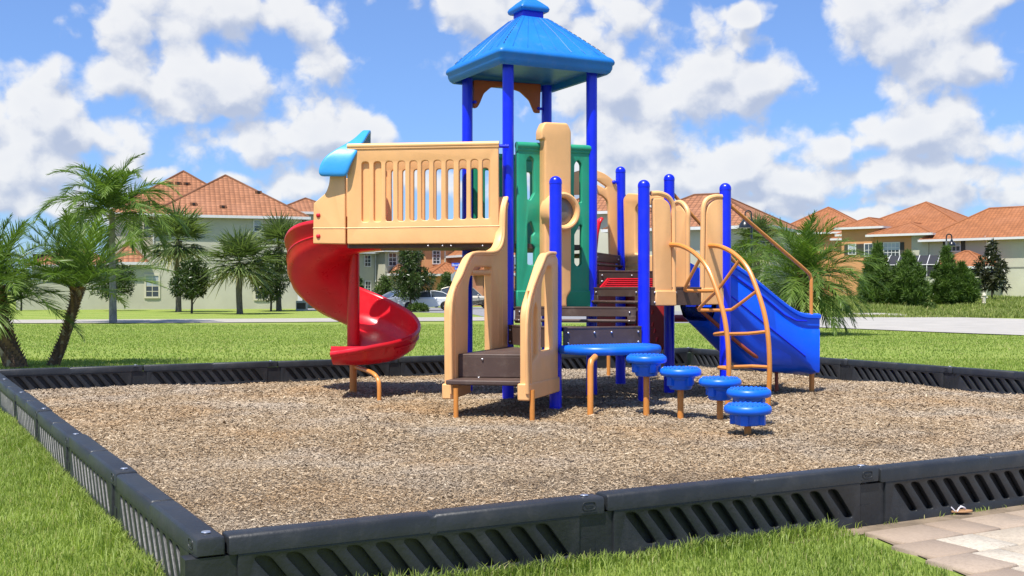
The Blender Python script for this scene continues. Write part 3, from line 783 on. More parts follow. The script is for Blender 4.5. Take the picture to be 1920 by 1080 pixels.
# ------------------------------------------------------------ ground
def ss(x,a,b):
    t=np.clip((x-a)/(b-a),0,1); return t*t*(3-2*t)
def gz(x,y):
    x=np.asarray(x,float); y=np.asarray(y,float)
    z=-.03-.17*ss(y,24,40)
    wgt=ss(x/np.maximum(y,1),.15,.24)
    return z+wgt*.88*ss(y,62,88)
def GZ(x,y): return float(gz(x,y))
def GT(px,py):
    """ground point on the terrain seen at photo pixel (px,py)"""
    g=-.2
    for _ in range(30):
        Z=(HC-g)*F/(py-HY); g=.5*g+.5*GZ((px-960)/F*Z,Z)
    return Vector(((px-960)/F*Z,Z,g))
C0=Vector((-1.245,4.65,0)); tb=R(28.8)
ba=Vector((math.cos(tb),math.sin(tb),0)); bb=Vector((-math.sin(tb),math.cos(tb),0)); BS=11.1

def grass_material(name,near=True):
    m,t,b,o=newmat(name); co=t('ShaderNodeTexCoord').outputs['Object']
    n1=t.mr(t.noise(co,.35,4,.6),.3,.7); n2=t.noise(co,6,6,.7); n3=t.noise(t.vm('MULTIPLY',co,(1,.5,1)),55,4,.7)
    # mowing stripes, faint
    wv=t('ShaderNodeTexWave',wave_type='BANDS',bands_direction='DIAGONAL',iScale=.16,iDistortion=1.5); t.l.new(co,wv.inputs[0])
    col=t.mix(t.mr(n2,.3,.72),(.15,.23,.035),(.31,.40,.08))
    col=t.mix(t.m('MULTIPLY',n1,.45),col,(.36,.36,.10))
    col=t.mix(t.m('MULTIPLY',t.mr(n3,.35,.75),.5),col,(.06,.11,.016))
    col=t.mix(t.m('MULTIPLY',wv.outputs['Fac'],.22),col,(.36,.41,.11))
    setv(t,b.inputs['Base Color'],col); b.inputs['Roughness'].default_value=.9; b.inputs['Specular IOR Level'].default_value=.1
    bp=t('ShaderNodeBump',iStrength=.6,iDistance=.05); t.l.new(n3,bp.inputs['Height']); t.l.new(bp.outputs[0],b.inputs['Normal'])
    return m
M['lawn']=grass_material('lawn')
def gridmesh(xs,ys,zf):
    X,Y=np.meshgrid(xs,ys); Z=zf(X,Y); V=np.stack([X,Y,Z],-1).reshape(-1,3)
    nx,ny=len(xs),len(ys); i=np.arange(ny-1)[:,None]*nx+np.arange(nx-1)[None,:]; i=i.ravel()
    return V,np.stack([i,i+1,i+1+nx,i+nx],1)
xs=np.sinh(np.linspace(-7.6,7.6,180))*1.3; ys=np.concatenate([np.linspace(-60,0,12)[:-1],np.linspace(0,110,160)[:-1],110+np.expm1(np.linspace(0,7.9,40))*1.1])
V,Fc=gridmesh(xs,ys,gz); me=npmesh('ground',V,Fc); me.shade_smooth()
obj('ground',me,M['lawn'])['kind']='structure'
def flat_strip(name,poly,mat,dz,kind='structure'):
    """polygon of (x,y) ribs: list of (left,right) pairs draped on the terrain"""
    V=[];Fq=[]
    for a,b in poly:
        for k in range(5):
            t=k/4; x=a[0]+(b[0]-a[0])*t; y=a[1]+(b[1]-a[1])*t; V.append((x,y,GZ(x,y)+dz))
    n=len(poly)
    for i in range(n-1):
        for k in range(4): Fq.append((i*5+k,i*5+k+1,i*5+6+k,i*5+5+k))
    me=D.meshes.new(name); me.from_pydata(V,[],Fq); me.update()
    bm=bmesh.new(); bm.from_mesh(me); bmesh.ops.recalc_face_normals(bm,faces=bm.faces)
    if sum(f.normal.z for f in bm.faces)<0: bmesh.ops.reverse_faces(bm,faces=bm.faces)
    bm.to_mesh(me); bm.free()
    o=obj(name,me,mat); o['kind']=kind; return o
def concrete(name,c):
    m,t,b,o=newmat(name); co=t('ShaderNodeTexCoord').outputs['Object']
    n=t.noise(co,.8,6,.65); n2=t.noise(co,30,3,.6)
    col=t.mix(t.mr(n,.3,.7),tuple(x*.82 for x in c),c); col=t.mix(t.m('MULTIPLY',t.mr(n2,.4,.7),.2),col,tuple(x*.6 for x in c))
    setv(t,b.inputs['Base Color'],col); b.inputs['Roughness'].default_value=.85; return m
M['walk']=concrete('concrete',(.42,.385,.325)); M['asph']=concrete('asphalt',(.27,.265,.27)); M['drive']=concrete('pale_concrete',(.44,.41,.36))
def ribs(pts):  # (px, y_far, y_near)
    out=[]
    for px,yf,yn in pts:
        a=GT(px,yn); b=GT(px,yf); out.append(((a.x,a.y),(b.x,b.y)))
    return out
flat_strip('sidewalk',ribs([(-400,600.5,607),(0,600.5,607),(300,599.5,606.5),(600,597.5,604.5),(935,595,602)]),M['walk'],.03)
flat_strip('street',ribs([(560,578,582.5),(700,578,584),(880,576,588),(930,576,599),(1000,576,604),(1150,577,606),(1290,580,606),(1420,584,607),(1560,590.5,608)]),M['asph'],.012)
flat_strip('pavement',ribs([(1290,594,606),(1420,594,610),(1540,594.5,615),(1640,594,619),(1760,595,624),(1920,599,630),(2200,606,640)]),M['drive'],.03)
flat_strip('kerb',ribs([(1560,590.5,594.5),(1640,589.5,593.5),(1700,590.5,595)]),M['walk'],.09)

# ------------------------------------------------------------ wood mulch
def mulch_mat():
    m,t,b,o=newmat('wood_mulch'); co=t('ShaderNodeTexCoord').outputs['Object']
    big=t.noise(co,.55,5,.6); fine=t('ShaderNodeTexVoronoi',iScale=62.0); t.l.new(t.vm('MULTIPLY',co,(1,.45,1)),fine.inputs['Vector'])
    f2=t('ShaderNodeTexVoronoi',iScale=85.0); t.l.new(t.vm('MULTIPLY',co,(.4,1,1)),f2.inputs['Vector'])
    sc=t('ShaderNodeSeparateColor'); t.l.new(fine.outputs['Color'],sc.inputs[0])
    col=t.mix(sc.outputs[0],(.13,.095,.06),(.34,.265,.19))
    col=t.mix(t.m('MULTIPLY',t.mr(big,.46,.72),.6),col,(.27,.165,.08)); col=t.mix(t.m('MULTIPLY',t.mr(f2.outputs['Distance'],.0,.5),.5),col,(.045,.03,.018))  # dark gaps and low bed tones paint contact shadow between the chips
    setv(t,b.inputs['Base Color'],col); b.inputs['Roughness'].default_value=.95; b.inputs['Specular IOR Level'].default_value=.1
    bp=t('ShaderNodeBump',iStrength=.9,iDistance=.02); t.l.new(fine.outputs['Distance'],bp.inputs['Height']); t.l.new(bp.outputs[0],b.inputs['Normal'])
    return m
M['mulch']=mulch_mat()
def mz(u,v):
    return .012*np.sin(u*1.7+.5*v)+.010*np.sin(v*2.3+1.1*u)+.008*np.sin(4.1*u-2.9*v)
V,Fc=gridmesh(np.linspace(.06,BS-.06,110),np.linspace(.06,BS-.06,110),lambda x,y:mz(x,y))
B3=np.array([[ba.x,bb.x,0],[ba.y,bb.y,0],[0,0,1]])
Vw=V@B3.T+np.array(C0); me=npmesh('wood_mulch',Vw,Fc); me.shade_smooth()
o=obj('wood_mulch',me,M['mulch']); tag(o,kind='structure')
def chip_mat():
    m,t,b,o=newmat('wood_chips'); at=t('ShaderNodeAttribute',attribute_name='tint').outputs['Fac']
    co=t('ShaderNodeTexCoord').outputs['Object']; big=t.noise(co,.55,5,.6)
    cr=t('ShaderNodeValToRGB'); t.l.new(at,cr.inputs[0]); e=cr.color_ramp.elements
    e[0].color=(.13,.085,.045,1); e[0].position=0; e[1].color=(.66,.54,.38,1); e[1].position=1
    for p,c in ((.25,(.26,.18,.105)),(.55,(.40,.295,.185)),(.8,(.52,.41,.28))):
        x=e.new(p); x.color=(*c,1)
    col=t.mix(t.m('MULTIPLY',t.mr(big,.46,.72),.50),cr.outputs[0],(.40,.235,.10))
    col=t.mix(t.m('MULTIPLY',t.mr(t.noise(co,.45,5,.65),.45,.66),.42),col,(.45,.415,.36))
    col=t.mix(t.m('MULTIPLY',t.mr(t.noise(t.vm('ADD',co,(7,3,0)),.9,5,.7),.54,.70),.5),col,(.13,.085,.05))
    setv(t,b.inputs['Base Color'],col); b.inputs['Roughness'].default_value=.85; b.inputs['Specular IOR Level'].default_value=.15
    return m
def chips(n,rng):
    # density falls with distance from the camera
    u=rng.random(n*3)*(BS-.16)+.08; v=rng.random(n*3)*(BS-.16)+.08
    x=C0.x+ba.x*u+bb.x*v; y=C0.y+ba.y*u+bb.y*v
    keep=(rng.random(n*3)<np.clip((8.5/np.maximum(y,5))**1.3,.0,1))&(np.abs(x/y)<.52)
    u,v,x,y=[a[keep][:n] for a in (u,v,x,y)]; n=len(u)
    ln=rng.gamma(4,.0029,n)+.005; ln*=np.clip(y/8,.85,1.6); wd=ln*rng.uniform(.18,.42,n)
    yaw=rng.random(n)*2*PI; pit=rng.normal(0,.22,n); rol=rng.normal(0,.45,n)
    z=mz(u,v)+.004+rng.random(n)**2*.016+np.abs(np.sin(pit))*ln*.5
    d=np.stack([np.cos(yaw)*np.cos(pit),np.sin(yaw)*np.cos(pit),np.sin(pit)],1)
    s=np.stack([-np.sin(yaw),np.cos(yaw),np.zeros(n)],1); nn_=np.cross(d,s)
    s2=s*np.cos(rol)[:,None]+nn_*np.sin(rol)[:,None]; n2=np.cross(d,s2)
    c=np.stack([x,y,z],1); L_=(ln/2)[:,None]; W=(wd/2)[:,None]; h=(wd*.30)[:,None]
    tp=rng.uniform(.3,.9,n)[:,None]
    P_=[c-d*L_-s2*W*tp, c-d*L_*.9+n2*h, c-d*L_+s2*W, c+d*L_-s2*W, c+d*L_*.95+n2*h, c+d*L_+s2*W*tp]
    V=np.stack(P_,1).reshape(-1,3); b=np.arange(n)*6
    Fc=np.concatenate([np.stack([b,b+3,b+4,b+1],1),np.stack([b+1,b+4,b+5,b+2],1)])
    return V,Fc,np.repeat(np.clip(rng.beta(2.0,2.0,n),0,1),6)
V,Fc,T=chips(500000,RNG)
o=obj('wood_chips',npmesh('wood_chips',V,Fc,T),chip_mat()); tag(o,kind='stuff')

# ------------------------------------------------------------ border timbers
def timber_mesh(L=1.85):
    m=MB(); w_=.058
    # cap beam with rounded lug ends; a notch half way
    m.box((.012,-w_,.205),(L-.012,w_,.30))
    bev=m.mesh(None)
    return m
def timber(loc,ang,label,logo=True):
    t=thing('border_timber',loc,label,'border timber','black plastic border timbers around the wood mulch',rotz=ang)
    return t
def timber_parts(t,L=1.85):
    # cap
    m=MB(); w_=.060
    prof=[(-w_,.220),(-w_,.285),(-w_+.006,.295),(-w_+.018,.300),(w_-.018,.300),(w_-.006,.295),(w_,.285),(w_,.220)]
    def ring(u,s=1.0,dz=0.0): return [Vector((u,y*s,.25+(z-.25)*s+dz)) for y,z in prof]
    st=[(.006,.80),(.010,.93),(.022,1.0)]
    rr=[ring(u,s) for u,s in st]+[ring(.905),ring(.91,1,-.006) ,ring(.94,1,-.006),ring(.945)]+[ring(L-.022),ring(L-.010,.93),ring(L-.006,.80)]
    m.loft(rr)
    cap=m.build('cap',M['black'],t,ang=40)
    # body: two moulded faces pierced by slanted slots, a web between, a lug for the neighbour
    n=11; u0=.125; u1=L-.235; p=(u1-u0-.15)/(n-1)
    holes=[]
    for k in range(n):
        c=u0+.02+k*p; h=.040
        holes.append([(c-h,.200,.03),(c+h*.8,.200,.03),(c+.140+h*.6,.030,.03),(c+.140-h*.9,.030,.03)])
    bmj=bmesh.new()
    for y in (-.040,.040):
        Mx=Matrix(((1,0,0,0),(0,0,-1,y),(0,1,0,0),(0,0,0,1)))
        me=slab_mesh([(.045,-.07),(L-.15,-.07),(L-.15,.221),(.045,.221)],holes,.034,.006,Mx,r=.008,bres=1)
        bmj.from_mesh(me); D.meshes.remove(me)
    m=MB(); m.box((.06,-.012,-.06),(L-.17,.012,.215)); m.box((-.165,-.044,-.06),(.055,.044,.216)); m.box((-.165,-.048,-.06),(-.06,.048,.10))
    me=m.mesh(None); bmj.from_mesh(me); D.meshes.remove(me)
    me=D.meshes.new('body'); bmj.to_mesh(me); bmj.free(); smooth(me,40)
    body=obj('slatted_body',me,M['black'],t)
    m=MB()
    # moulded emblem at the end of the cap: rounded frame, small bars
    for sgn in (-1,):
        pts=[]; cx=L-.10; cz=.262
        for k in range(24):
            a=2*PI*k/24; x=math.cos(a); z=math.sin(a)
            pts.append((cx+math.copysign(abs(x)**.5,x)*.036,-.0605,cz+math.copysign(abs(z)**.6,z)*.019))
        m.tube(pts,.0028,5,closed=True)
        m.box((cx-.022,-.0625,cz-.002),(cx+.022,-.058,cz+.006)); m.box((cx-.018,-.0625,cz-.009),(cx+.016,-.058,cz-.005))
        m.box((cx-.045,-.0625,cz-.032),(cx+.045,-.058,cz-.028))
    m.build('emblem',M['black'],cap)
    m=MB(); m.lathe([(.010,.298),(.010,.303),(.020,.304),(.018,.308),(.002,.309)],(L-.09,0,0),16); m.build('spike_head',M['bolt'],cap)
proto=None
ordn=['first','second','third','fourth','fifth','sixth']
def place(p,dirv,side,i,n_from):
    global proto
    ang=math.atan2(dirv.y,dirv.x)
    lab='black border timber, %s from the %s, %s'%(ordn[i],n_from,side)
    if proto is None:
        t=timber(tuple(p),ang,lab); timber_parts(t); proto=t
    else:
        t=copy_tree(proto); t.location=p; t.rotation_euler=(0,0,ang); t['label']=lab
    return t
jit=[0,.012,-.006,.008,-.004,.0]
for i in range(4): place(C0+ba*(.062+1.85*i)+Vector((0,0,jit[i]*.6)),ba,'front edge',i,'nearest corner')
for i in range(6):
    # left edge runs away from the camera; outside faces left
    place(C0+bb*(-.055+1.85*i+1.85)+Vector((0,0,jit[i]*.7-.0)),-bb,'left edge',i,'nearest corner')
CB=C0+bb*BS
for i in range(6): place(CB+ba*(1.85*i)+Vector((0,0,jit[-i])),ba,'back edge',i,'far left corner')
CR=CB+ba*BS
for i in range(5): place(CR-bb*(1.85*i),-bb,'far right edge',i,'back corner')

# ------------------------------------------------------------ grass blades
def blades(x,y,h,wd,rng,lean=.45):
    n=len(x); z=gz(x,y); yaw=rng.random(n)*2*PI; ln=rng.random(n)*lean+.08
    h=h*rng.uniform(.55,1.3,n); dx=np.cos(yaw); dy=np.sin(yaw)
    # facing roughly any direction
    wyaw=yaw+PI/2+rng.normal(0,.5,n); wx=np.cos(wyaw)*wd/2; wy=np.sin(wyaw)*wd/2
    b=np.stack([x,y,z],1); w3=np.stack([wx,wy,np.zeros(n)],1)
    mid=b+np.stack([dx*ln*h*.35,dy*ln*h*.35,h*.6],1); tip=b+np.stack([dx*ln*h*1.1,dy*ln*h*1.1,h*(1-.35*ln)],1)
    V=np.stack([b-w3,b+w3,mid+w3*.75,mid-w3*.75,tip+w3*.08,tip-w3*.08],1).reshape(-1,3); k=np.arange(n)*6
    Fc=np.concatenate([np.stack([k,k+1,k+2,k+3],1),np.stack([k+3,k+2,k+4,k+5],1)])
    return V,Fc
M['blade']=leafmat('grass_blades',(.11,.18,.026),(.47,.56,.125),.42,.5,hl=(.42,.38,.16))
def inside_bed(x,y,mrg=.10):
    dx=x-C0.x; dy=y-C0.y; u=dx*ba.x+dy*ba.y; v=dx*bb.x+dy*bb.y
    return (u>-mrg)&(u<BS+mrg)&(v>-mrg)&(v<BS+mrg)
pe0=G(1578,985); pe1=G(1818,1085)
def on_paving(x,y):
    dx=x-C0.x; dy=y-C0.y; u=dx*ba.x+dy*ba.y; v=dx*bb.x+dy*bb.y
    e0=(Vector(pe0)-C0).dot(ba); e1=(Vector(pe1)-C0).dot(ba); v0=(Vector(pe0)-C0).dot(bb); v1=(Vector(pe1)-C0).dot(bb)
    ue=e0+(v-v0)/(v1-v0)*(e1-e0)
    return (u>ue)&(v<-.075)
def scatter(n,y0,y1,dens_pow,rng,pxlo=-60,pxhi=1980):
    # uniform over the visible wedge
    y=(y0**2+(y1**2-y0**2)*rng.random(n))**.5; px=rng.uniform(pxlo,pxhi,n); x=(px-960)/F*y
    return x,y
Vs=[];Fs=[];Ts=[];off=0
def clumps(x,y):
    q=np.sin(x*5.1+2.3*np.sin(y*3.7))*.5+np.sin(y*6.3-1.9*np.sin(x*4.4+1))*.5; q2=np.sin(x*17+3*np.sin(y*13))*.5+np.sin(y*19-2*np.sin(x*15))*.5; q3=np.sin(x*1.3+y*.7)
    return np.clip(.5+.22*q+.16*q2+.14*q3,0,1)
def addb(x,y,h,wd,rng,lean=.5,tb_=None):
    global off
    h=h*(.62+.75*clumps(x,y))
    V,Fc=blades(x,y,h,wd,rng,lean); Vs.append(V); Fs.append(Fc+off); off+=len(V)
    patch=clumps(x,y)
    t=np.clip(rng.beta(2,2,len(x))*.62+patch*.36,0,.87)
    dry=rng.random(len(x))<.04+.16*np.clip(.35-patch,0,1)+.05*patch; t[dry]=.97
    Ts.append(np.repeat(t,6))
for (n,y0,y1,h,wd,lo,hi) in ((210000,4.9,9.5,.040,.0052,-80,1980),(100000,9.5,15.5,.05,.008,-80,320),(90000,14,22,.042,.012,-60,1980),(110000,22,50,.04,.022,-60,1980)):
    x,y=scatter(n,y0,y1,1,RNG,lo,hi)
    k=~inside_bed(x,y,.07)&~on_paving(x,y)
    pxx=960+F*x/y; yn=np.interp(pxx,[0,1285,1290,1420,1540,1640,1760,1920,2000],[600,604,606,611,616,620,625,631,634]); k&=(545+F*1.5/y>yn)
    x,y=x[k],y[k]
    addb(x,y,h,wd,RNG)
# longer tufts against the border
for base,d,nn2 in ((C0,ba,1),(C0,bb,1)):
    n=9000; u=RNG.random(n)*8; wv2=RNG.gamma(1.4,.035,n)+.07
    per=-bb if d is ba else -ba
    x=base.x+d.x*u+per.x*wv2; y=base.y+d.y*u+per.y*wv2
    k=(~on_paving(x,y))&((u<3.35)|(u>5.6)|(d is bb)); x,y=x[k],y[k]
    addb(x,y,.085,.006,RNG,.7)
me=npmesh('grass_blades',np.concatenate(Vs),np.concatenate(Fs),np.concatenate(Ts))
tag(obj('grass_blades',me,M['blade']),kind='stuff')
# tall unmown grass on the bank at the right and street verge at the left
Vs=[];Fs=[];Ts=[];off=0
M['tall']=leafmat('tall_grass',(.10,.15,.03),(.36,.40,.10),.35,.6,hl=(.42,.36,.16))
for lo,hi,ya,yb,n,h in ((1545,2100,597,566,70000,.26),):
    px=RNG.uniform(lo,hi,n); Y=RNG.uniform(62,92,n)
    x=(px-960)/F*Y; hh_=h*(.35+.9*np.clip(.5+.5*np.sin(x*.9+np.sin(Y*.6)*2)*np.sin(Y*.45+x*.3),0,1))*RNG.uniform(.5,1.2,n); addb(x,Y,hh_,.045,RNG,.6)
tag(obj('tall_grass',npmesh('tall_grass',np.concatenate(Vs),np.concatenate(Fs),np.concatenate(Ts)),M['tall']),kind='stuff')

# ------------------------------------------------------------ dirt strip and pavers
def dirt_mat():
    return simple('dirt',(.20,.15,.10),.95,.35,6,bump=.6,bscale=60)
M['dirt']=dirt_mat()
V=[];rr=random.Random(5)
pts=[]
for k in range(29):
    u=3.0+k*.2; pts.append(((u,-.05),(u,-.05-(.10+.05*rr.random()+(.06 if k>3 else 0)))))
me=D.meshes.new('soil_strip'); vs=[]
for a,b in pts:
    for q in (a,b): p=C0+ba*q[0]+bb*q[1]; vs.append((p.x,p.y,GZ(p.x,p.y)+.008))
me.from_pydata(vs,[],[(2*i,2*i+1,2*i+3,2*i+2) for i in range(len(pts)-1)]); me.update()
obj('soil_strip',me,M['dirt'])['kind']='structure'
def paver_mat(name,c,c2):
    m,t,b,o=newmat(name); co=t('ShaderNodeTexCoord').outputs['Object']
    n=t.noise(co,4,6,.65); n2=t.noise(co,60,4,.65); at=t('ShaderNodeAttribute',attribute_name='tint').outputs['Fac']
    col=t.mix(at,c,c2); col=t.mix(t.m('MULTIPLY',t.mr(n,.4,.75),.4),col,tuple(x*.72 for x in c)); col=t.mix(t.m('MULTIPLY',t.mr(n2,.42,.68),.45),col,(.25,.19,.14)); col=t.mix(t.m('MULTIPLY',t.mr(t.noise(co,1.6,5,.7),.5,.66),.35),col,(.22,.19,.15))
    setv(t,b.inputs['Base Color'],col); b.inputs['Roughness'].default_value=.85
    bp=t('ShaderNodeBump',iStrength=.25,iDistance=.01); t.l.new(n2,bp.inputs['Height']); t.l.new(bp.outputs[0],b.inputs['Normal'])
    return m
vs=[];fs=[];tn=[];vs2=[];fs2=[];tn2=[]
def pav(u0,u1,v0,v1,rr,inner):
    A,B,T=(vs2,fs2,tn2) if inner else (vs,fs,tn)
    g=.006; u0+=g;u1-=g;v0+=g;v1-=g; c=.008; dz=rr.uniform(-.002,.003)
    ring=[(u0,v0),(u1,v0),(u1,v1),(u0,v1)]; ring2=[(u0+c,v0+c),(u1-c,v0+c),(u1-c,v1-c),(u0+c,v1-c)]
    b=len(A)
    for r_,z in ((ring,-.06),(ring,.004+dz),(ring2,.012+dz)):
        for u,v in r_:
            p=C0+ba*u+bb*v; A.append((p.x,p.y,-.02+z+ .0))
        
    for l in (0,4):
        for k in range(4): B.append((b+l+k,b+l+(k+1)%4,b+l+4+(k+1)%4,b+l+4+k))
    B.append((b+8,b+9,b+10,b+11))
    T+= [rr.random()]*12
eU=(Vector(pe0)-C0).dot(ba); eV=(Vector(pe0)-C0).dot(bb); eU1=(Vector(pe1)-C0).dot(ba); eV1=(Vector(pe1)-C0).dot(bb)
rr=random.Random(9)
# border course along the timbers
u=eU
while u<9.5:
    w2=rr.choice((.30,.45,.38)); pav(u,u+w2,-.50,-.20,rr,False); u+=w2
# border course along the lawn edge (slightly stepped) and cream field
v=-.50
row=0
while v>-3.6:
    dv=.30; ue=eU+(v-eV)/(eV1-eV)*(eU1-eU)+.02
    uu=ue; pav(uu,uu+.32,v-dv,v,rr,False); uu+=.32
    if row%2: pav(uu,uu+.22,v-dv,v,rr,True); uu+=.22
    while uu<9.5:
        w2=rr.choice((.45,.45,.30)); pav(uu,uu+w2,v-dv,v,rr,True); uu+=w2
    v-=dv; row+=1
for nm,A,B,T,mt in (('paving_edge',vs,fs,tn,paver_mat('tan_pavers',(.34,.255,.185),(.42,.33,.245))),('paving',vs2,fs2,tn2,paver_mat('cream_pavers',(.46,.385,.29),(.55,.49,.39)))):
    me=npmesh(nm,np.array(A),np.array(B),np.array(T)); o=obj(nm,me,mt); o['kind']='structure'
me=D.meshes.new('paving_bed'); q=[C0+ba*a+bb*b for a,b in ((eU+.03,-.22),(9.5,-.22),(9.5,-3.6),(eU+(-3.6-eV)/(eV1-eV)*(eU1-eU)+.05,-3.6))]
me.from_pydata([(p.x,p.y,-.022) for p in q],[],[(0,3,2,1)]); me.update(); obj('paving_bed',me,M['dirt'])['kind']='structure'
# sandals
M['sole']=simple('tan_sole',(.40,.22,.10),.7,.15); M['strap']=simple('white_strap',(.72,.68,.72),.5,.05)
def sandal(px,py,ang,flip,lab):
    g0=G(px,py,-.01); t=thing('sandal',tuple(g0),lab,'sandal',rotz=ang,local=True)
    m=MB(); pts=[]
    for k in range(24):
        a=2*PI*k/24; x=.085*math.cos(a); y=.030*math.sin(a)*(1+.25*math.cos(a)-.15*math.cos(2*a)); pts.append((x,y))
    m.prism(pts,.0,.012); so_=m.build('sole',M['sole'],t); bevel(so_,.003)
    for s in (-1,1):
        m=MB(); L_=[(.045,0,.012),(.03,.012*s,.028),(.0,.022*s,.032),(-.02,.029*s,.008)]
        m.tube(catmull(L_,4),.0045,6); m.build('strap',M['strap'],t)
    m=MB(); m.tube(catmull([(-.03,.026,.01),(-.055,.02,.035),(-.07,0,.04),(-.055,-.02,.035),(-.03,-.026,.01)],4),.004,6); m.build('ankle_strap',M['strap'],t)
sandal(1725,963,.15,1,'flat white strapped sandal on the paving edge, left one of the pair')
sandal(1797,960,.02,1,'white strapped sandal with tan sole showing, right one of the pair')
# ------------------------------------------------------------ background: houses
def tile_mat(name,c,pu=.36,pv=.42,contrast=.5):
    m,t,b,o=newmat(name); uv=t('ShaderNodeUVMap').outputs[0]
    sp=t('ShaderNodeSeparateXYZ'); t.l.new(uv,sp.inputs[0]); u=t.m('DIVIDE',sp.outputs[0],pu); v=t.m('DIVIDE',sp.outputs[1],pv)
    fu=t.m('FRACT',u); fv=t.m('FRACT',v)
    cell=t('ShaderNodeCombineXYZ'); t.l.new(t.m('FLOOR',u),cell.inputs[0]); t.l.new(t.m('FLOOR',v),cell.inputs[1])
    wn=t('ShaderNodeTexWhiteNoise',noise_dimensions='2D'); t.l.new(cell.outputs[0],wn.inputs['Vector'])
    barrel=t.m('SINE',t.m('MULTIPLY',fu,PI)); h=t.m('ADD',t.m('MULTIPLY',barrel,.6),t.m('MULTIPLY',t.m('SUBTRACT',1.0,fv),.5))
    col=t.mix(t.m('MULTIPLY',wn.outputs[0],.55),tuple(x*.80 for x in c),tuple(min(1,x*1.25) for x in c))
    gap=t.m('MAXIMUM',t.m('SUBTRACT',1.0,t.mr(fu,.0,.30)),t.m('SUBTRACT',1.0,t.mr(fv,.0,.36)))
    col=t.mix(t.m('MULTIPLY',gap,contrast),col,tuple(x*.35 for x in c))
    col=t.mix(t.m('MULTIPLY',t.mr(t.noise(t('ShaderNodeTexCoord').outputs['Object'],.3,4,.6),.45,.7),.3),col,tuple(min(1,x*1.1+.04) for x in c))
    setv(t,b.inputs['Base Color'],col); b.inputs['Roughness'].default_value=.8; b.inputs['Specular IOR Level'].default_value=.25
    bp=t('ShaderNodeBump',iStrength=1.0,iDistance=.10); t.l.new(h,bp.inputs['Height']); t.l.new(bp.outputs[0],b.inputs['Normal'])
    return m
M['tile']=tile_mat('roof_tile',(.38,.165,.082),.40,.44,.85); M['tile2']=tile_mat('orange_roof_tile',(.36,.138,.056),.36,.42,.22)
M['sage']=simple('sage_stucco',(.49,.475,.365),.9,.10,.35,bump=.2,bscale=20); M['orng']=simple('orange_stucco',(.58,.29,.125),.9,.06,.5)
M['salm']=simple('salmon_stucco',(.52,.25,.15),.9,.06,.5); M['trim']=simple('white_trim',(.66,.65,.62),.6,.05); M['cream']=simple('cream_trim',(.60,.56,.42),.7,.05)
M['band']=simple('band_groove',(.20,.20,.16),.9); M['shut']=simple('dark_shutter',(.045,.04,.032),.7)
m_,t_,b_2,o_2=newmat('window_glass'); b_2.inputs['Base Color'].default_value=(.05,.06,.07,1); b_2.inputs['Roughness'].default_value=.06; b_2.inputs['Specular IOR Level'].default_value=.8; M['glass']=m_
M['blind']=simple('window_blind',(.38,.42,.46),.3,.15,1.0)
M['screen']=simple('screen_mesh',(.022,.022,.025),.8)

